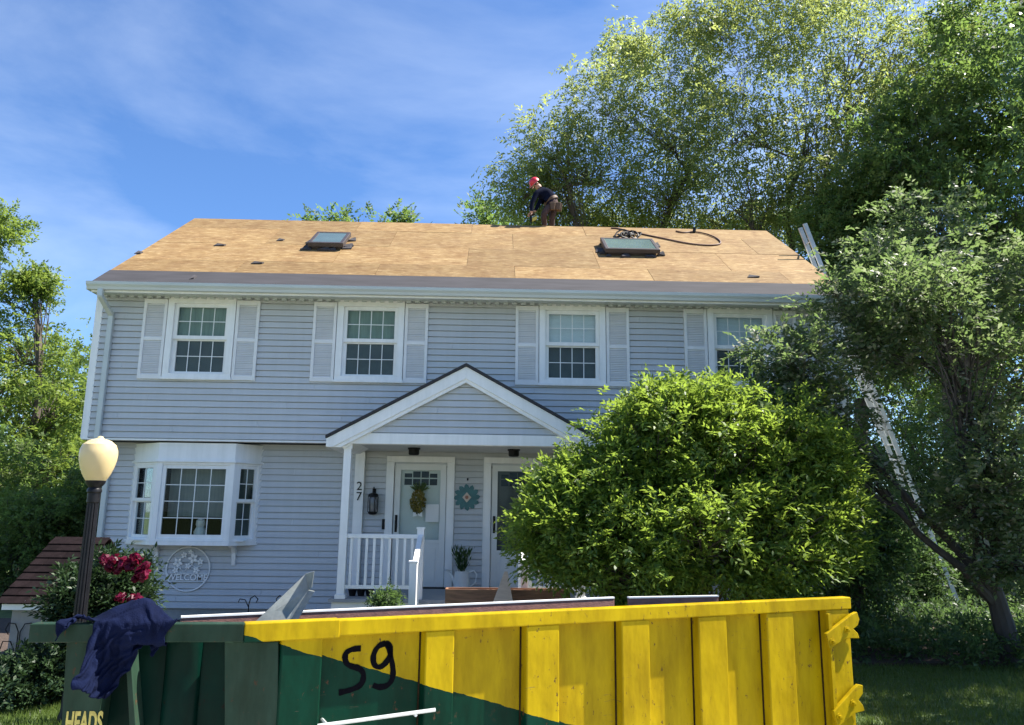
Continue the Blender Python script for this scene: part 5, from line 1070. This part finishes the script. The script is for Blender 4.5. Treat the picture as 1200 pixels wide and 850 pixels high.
# hose on the roof
def rp(px,py,h=.02):
    u, v = roof_uv(px,py); return Vector((u,EY,EZ))+SV*v+SN*h
def smooth_path(P_, it=2):
    for _ in range(it):
        Q = [P_[0]]
        for a,b in zip(P_[:-1],P_[1:]): Q += [a*.75+b*.25, a*.25+b*.75]
        P_ = Q+[P_[-1]]
    return P_
hs = smooth_path([rp(x,y) for x,y in ((716,268.5),(724,268.6),(745,274),(775,280),(805,286.5),(830,289),(846,287.5),(842,281),(828,275),(812,272.5),(800,274),(792,272))])
k = MB(); k.tube([tuple(p) for p in hs], .016, 6); solo(k,'air_hose',mat('hose_rubber',(.11,.05,.035),.6),'reddish brown air hose looping across the sheathing right of the skylight','hose',smooth=True)
k = MB(); p = rp(814,273,.05); k.tube([tuple(p+Vector((-.02,0,-.04))),tuple(p+Vector((.0,0,.06)))], .035, 8); solo(k,'hose_coupling',M_BLACK,'small black coupling on the loop of the roof hose','coupling')
pl = []
for t in range(60):
    an = t*.55; pl.append(rp(727+8*math.cos(an)+t*.28, 279.5+3.0*math.sin(an)-abs(math.sin(t*.21))*2, .06+.04*math.sin(t*.9)))
k = MB(); k.tube([tuple(p) for p in pl], .017, 6); solo(k,'hose_coil',M_BLACK,'tangled black hose heaped above the right skylight','hose',smooth=True)
for i,(px,py,lab) in enumerate(((258,288,'largest dark shingle scrap on the left part of the sheathing'),(329,282,'dark shingle scrap on the sheathing left of the left skylight'),(302,309,'dark shingle scrap low on the sheathing below the left skylight'),(227,326,'dark shingle scrap standing on the drip strip at the left'),(163,297,'dark shingle scrap near the left rake of the roof'),(883,325,'dark scrap on the sheathing near the right eave'))):
    p = rp(px,py,.004); q = MB(p,(1,0,0),SV,SN); a = [.11,.07,.11,.035,.06,.12][i]; b_ = [.05,.06,.04,.10,.07,.05][i]
    q.hexa([(-a,-b_,0),(a*.8,-b_*.7,0),(a,b_*.6,0),(-a*.6,b_,0)], [(-a,-b_,.01),(a*.8,-b_*.7,.03),(a,b_*.6,.015),(-a*.6,b_,.03)]); solo(q,'shingle_scrap',M_FELT,lab,'scrap','shingle scraps on the roof')

# ------------------------------------------------------------------ grass and ground cover
def blades(name, n, xr, yr, h, m, lab, ok=lambda x,y: True, hw=.004, seed=1, kind='grass'):
    rng = np.random.default_rng(seed); x = rng.uniform(*xr,n); y = rng.uniform(*yr,n); keep = np.array([ok(a,b) for a,b in zip(x,y)]); x, y = x[keep], y[keep]; n = len(x)
    z = np.array([gz(a,b)-.02 for a,b in zip(x,y)]); hh = h*rng.uniform(.5,1.2,n); an = rng.uniform(0,6.28,n); lean = rng.normal(size=(n,2))*hh[:,None]*.4; w_ = hw*rng.uniform(.7,1.4,n)
    a = np.stack([x-np.cos(an)*w_, y-np.sin(an)*w_, z],1); b = np.stack([x+np.cos(an)*w_, y+np.sin(an)*w_, z],1); c = np.stack([x+lean[:,0], y+lean[:,1], z+hh],1)
    me = bpy.data.meshes.new(name); me.vertices.add(3*n); me.vertices.foreach_set('co', np.stack([a,b,c],1).astype(np.float32).ravel()); me.loops.add(3*n); me.loops.foreach_set('vertex_index', np.arange(3*n,dtype=np.int32)); me.polygons.add(n); me.polygons.foreach_set('loop_start', np.arange(0,3*n,3,dtype=np.int32)); me.polygons.foreach_set('loop_total', np.full(n,3,dtype=np.int32)); me.update(calc_edges=True); me.materials.append(m)
    o = link_mesh(name, me); props(o, lab, kind, kind='stuff'); return o
LM_GRASS = leafmat('grass_blade', [(.06,.10,.02),(.09,.14,.03),(.13,.18,.04)], .4, (.25,.35,.06))
edge_y = lambda x: p0.y+(p1.y-p0.y)*(x-p0.x)/(p1.x-p0.x)
blades('grass', 60000, (-7.5,-3.4), (-8.5,-4.6), .07, LM_GRASS, 'sunlit lawn grass at the lower left corner', lambda x,y: y < edge_y(x)-.02, seed=5)
blades('grass', 110000, (2.95,10.5), (-9.0,-2.7), .06, LM_GRASS, 'shaded lawn grass at the lower right corner', seed=6)
rng = np.random.default_rng(77); n = 2600; xx = rng.uniform(3.2,12,n); yy = rng.uniform(-3.3,.8,n); keep = yy > -3.05+.25*np.sin(xx*1.7)+.12*np.sin(xx*4.1); xx, yy = xx[keep], yy[keep]; cc = np.stack([xx,yy,.10+.22*rng.random(len(xx))],1)
C, Dr, Nn, Ln, Wd = scatter(cc, 16, (.07,.07,.06), .10, .38, -.3, .9, rng); C[:,2] = np.maximum(C[:,2],.04)
o = link_mesh('ground_cover', leaf_mesh('ground_cover', C, Dr, Nn, Ln, Wd, LM_DARK, (0,0,0))); props(o,'dark leafy ground cover along the edge of the right lawn','ground cover',kind='stuff')
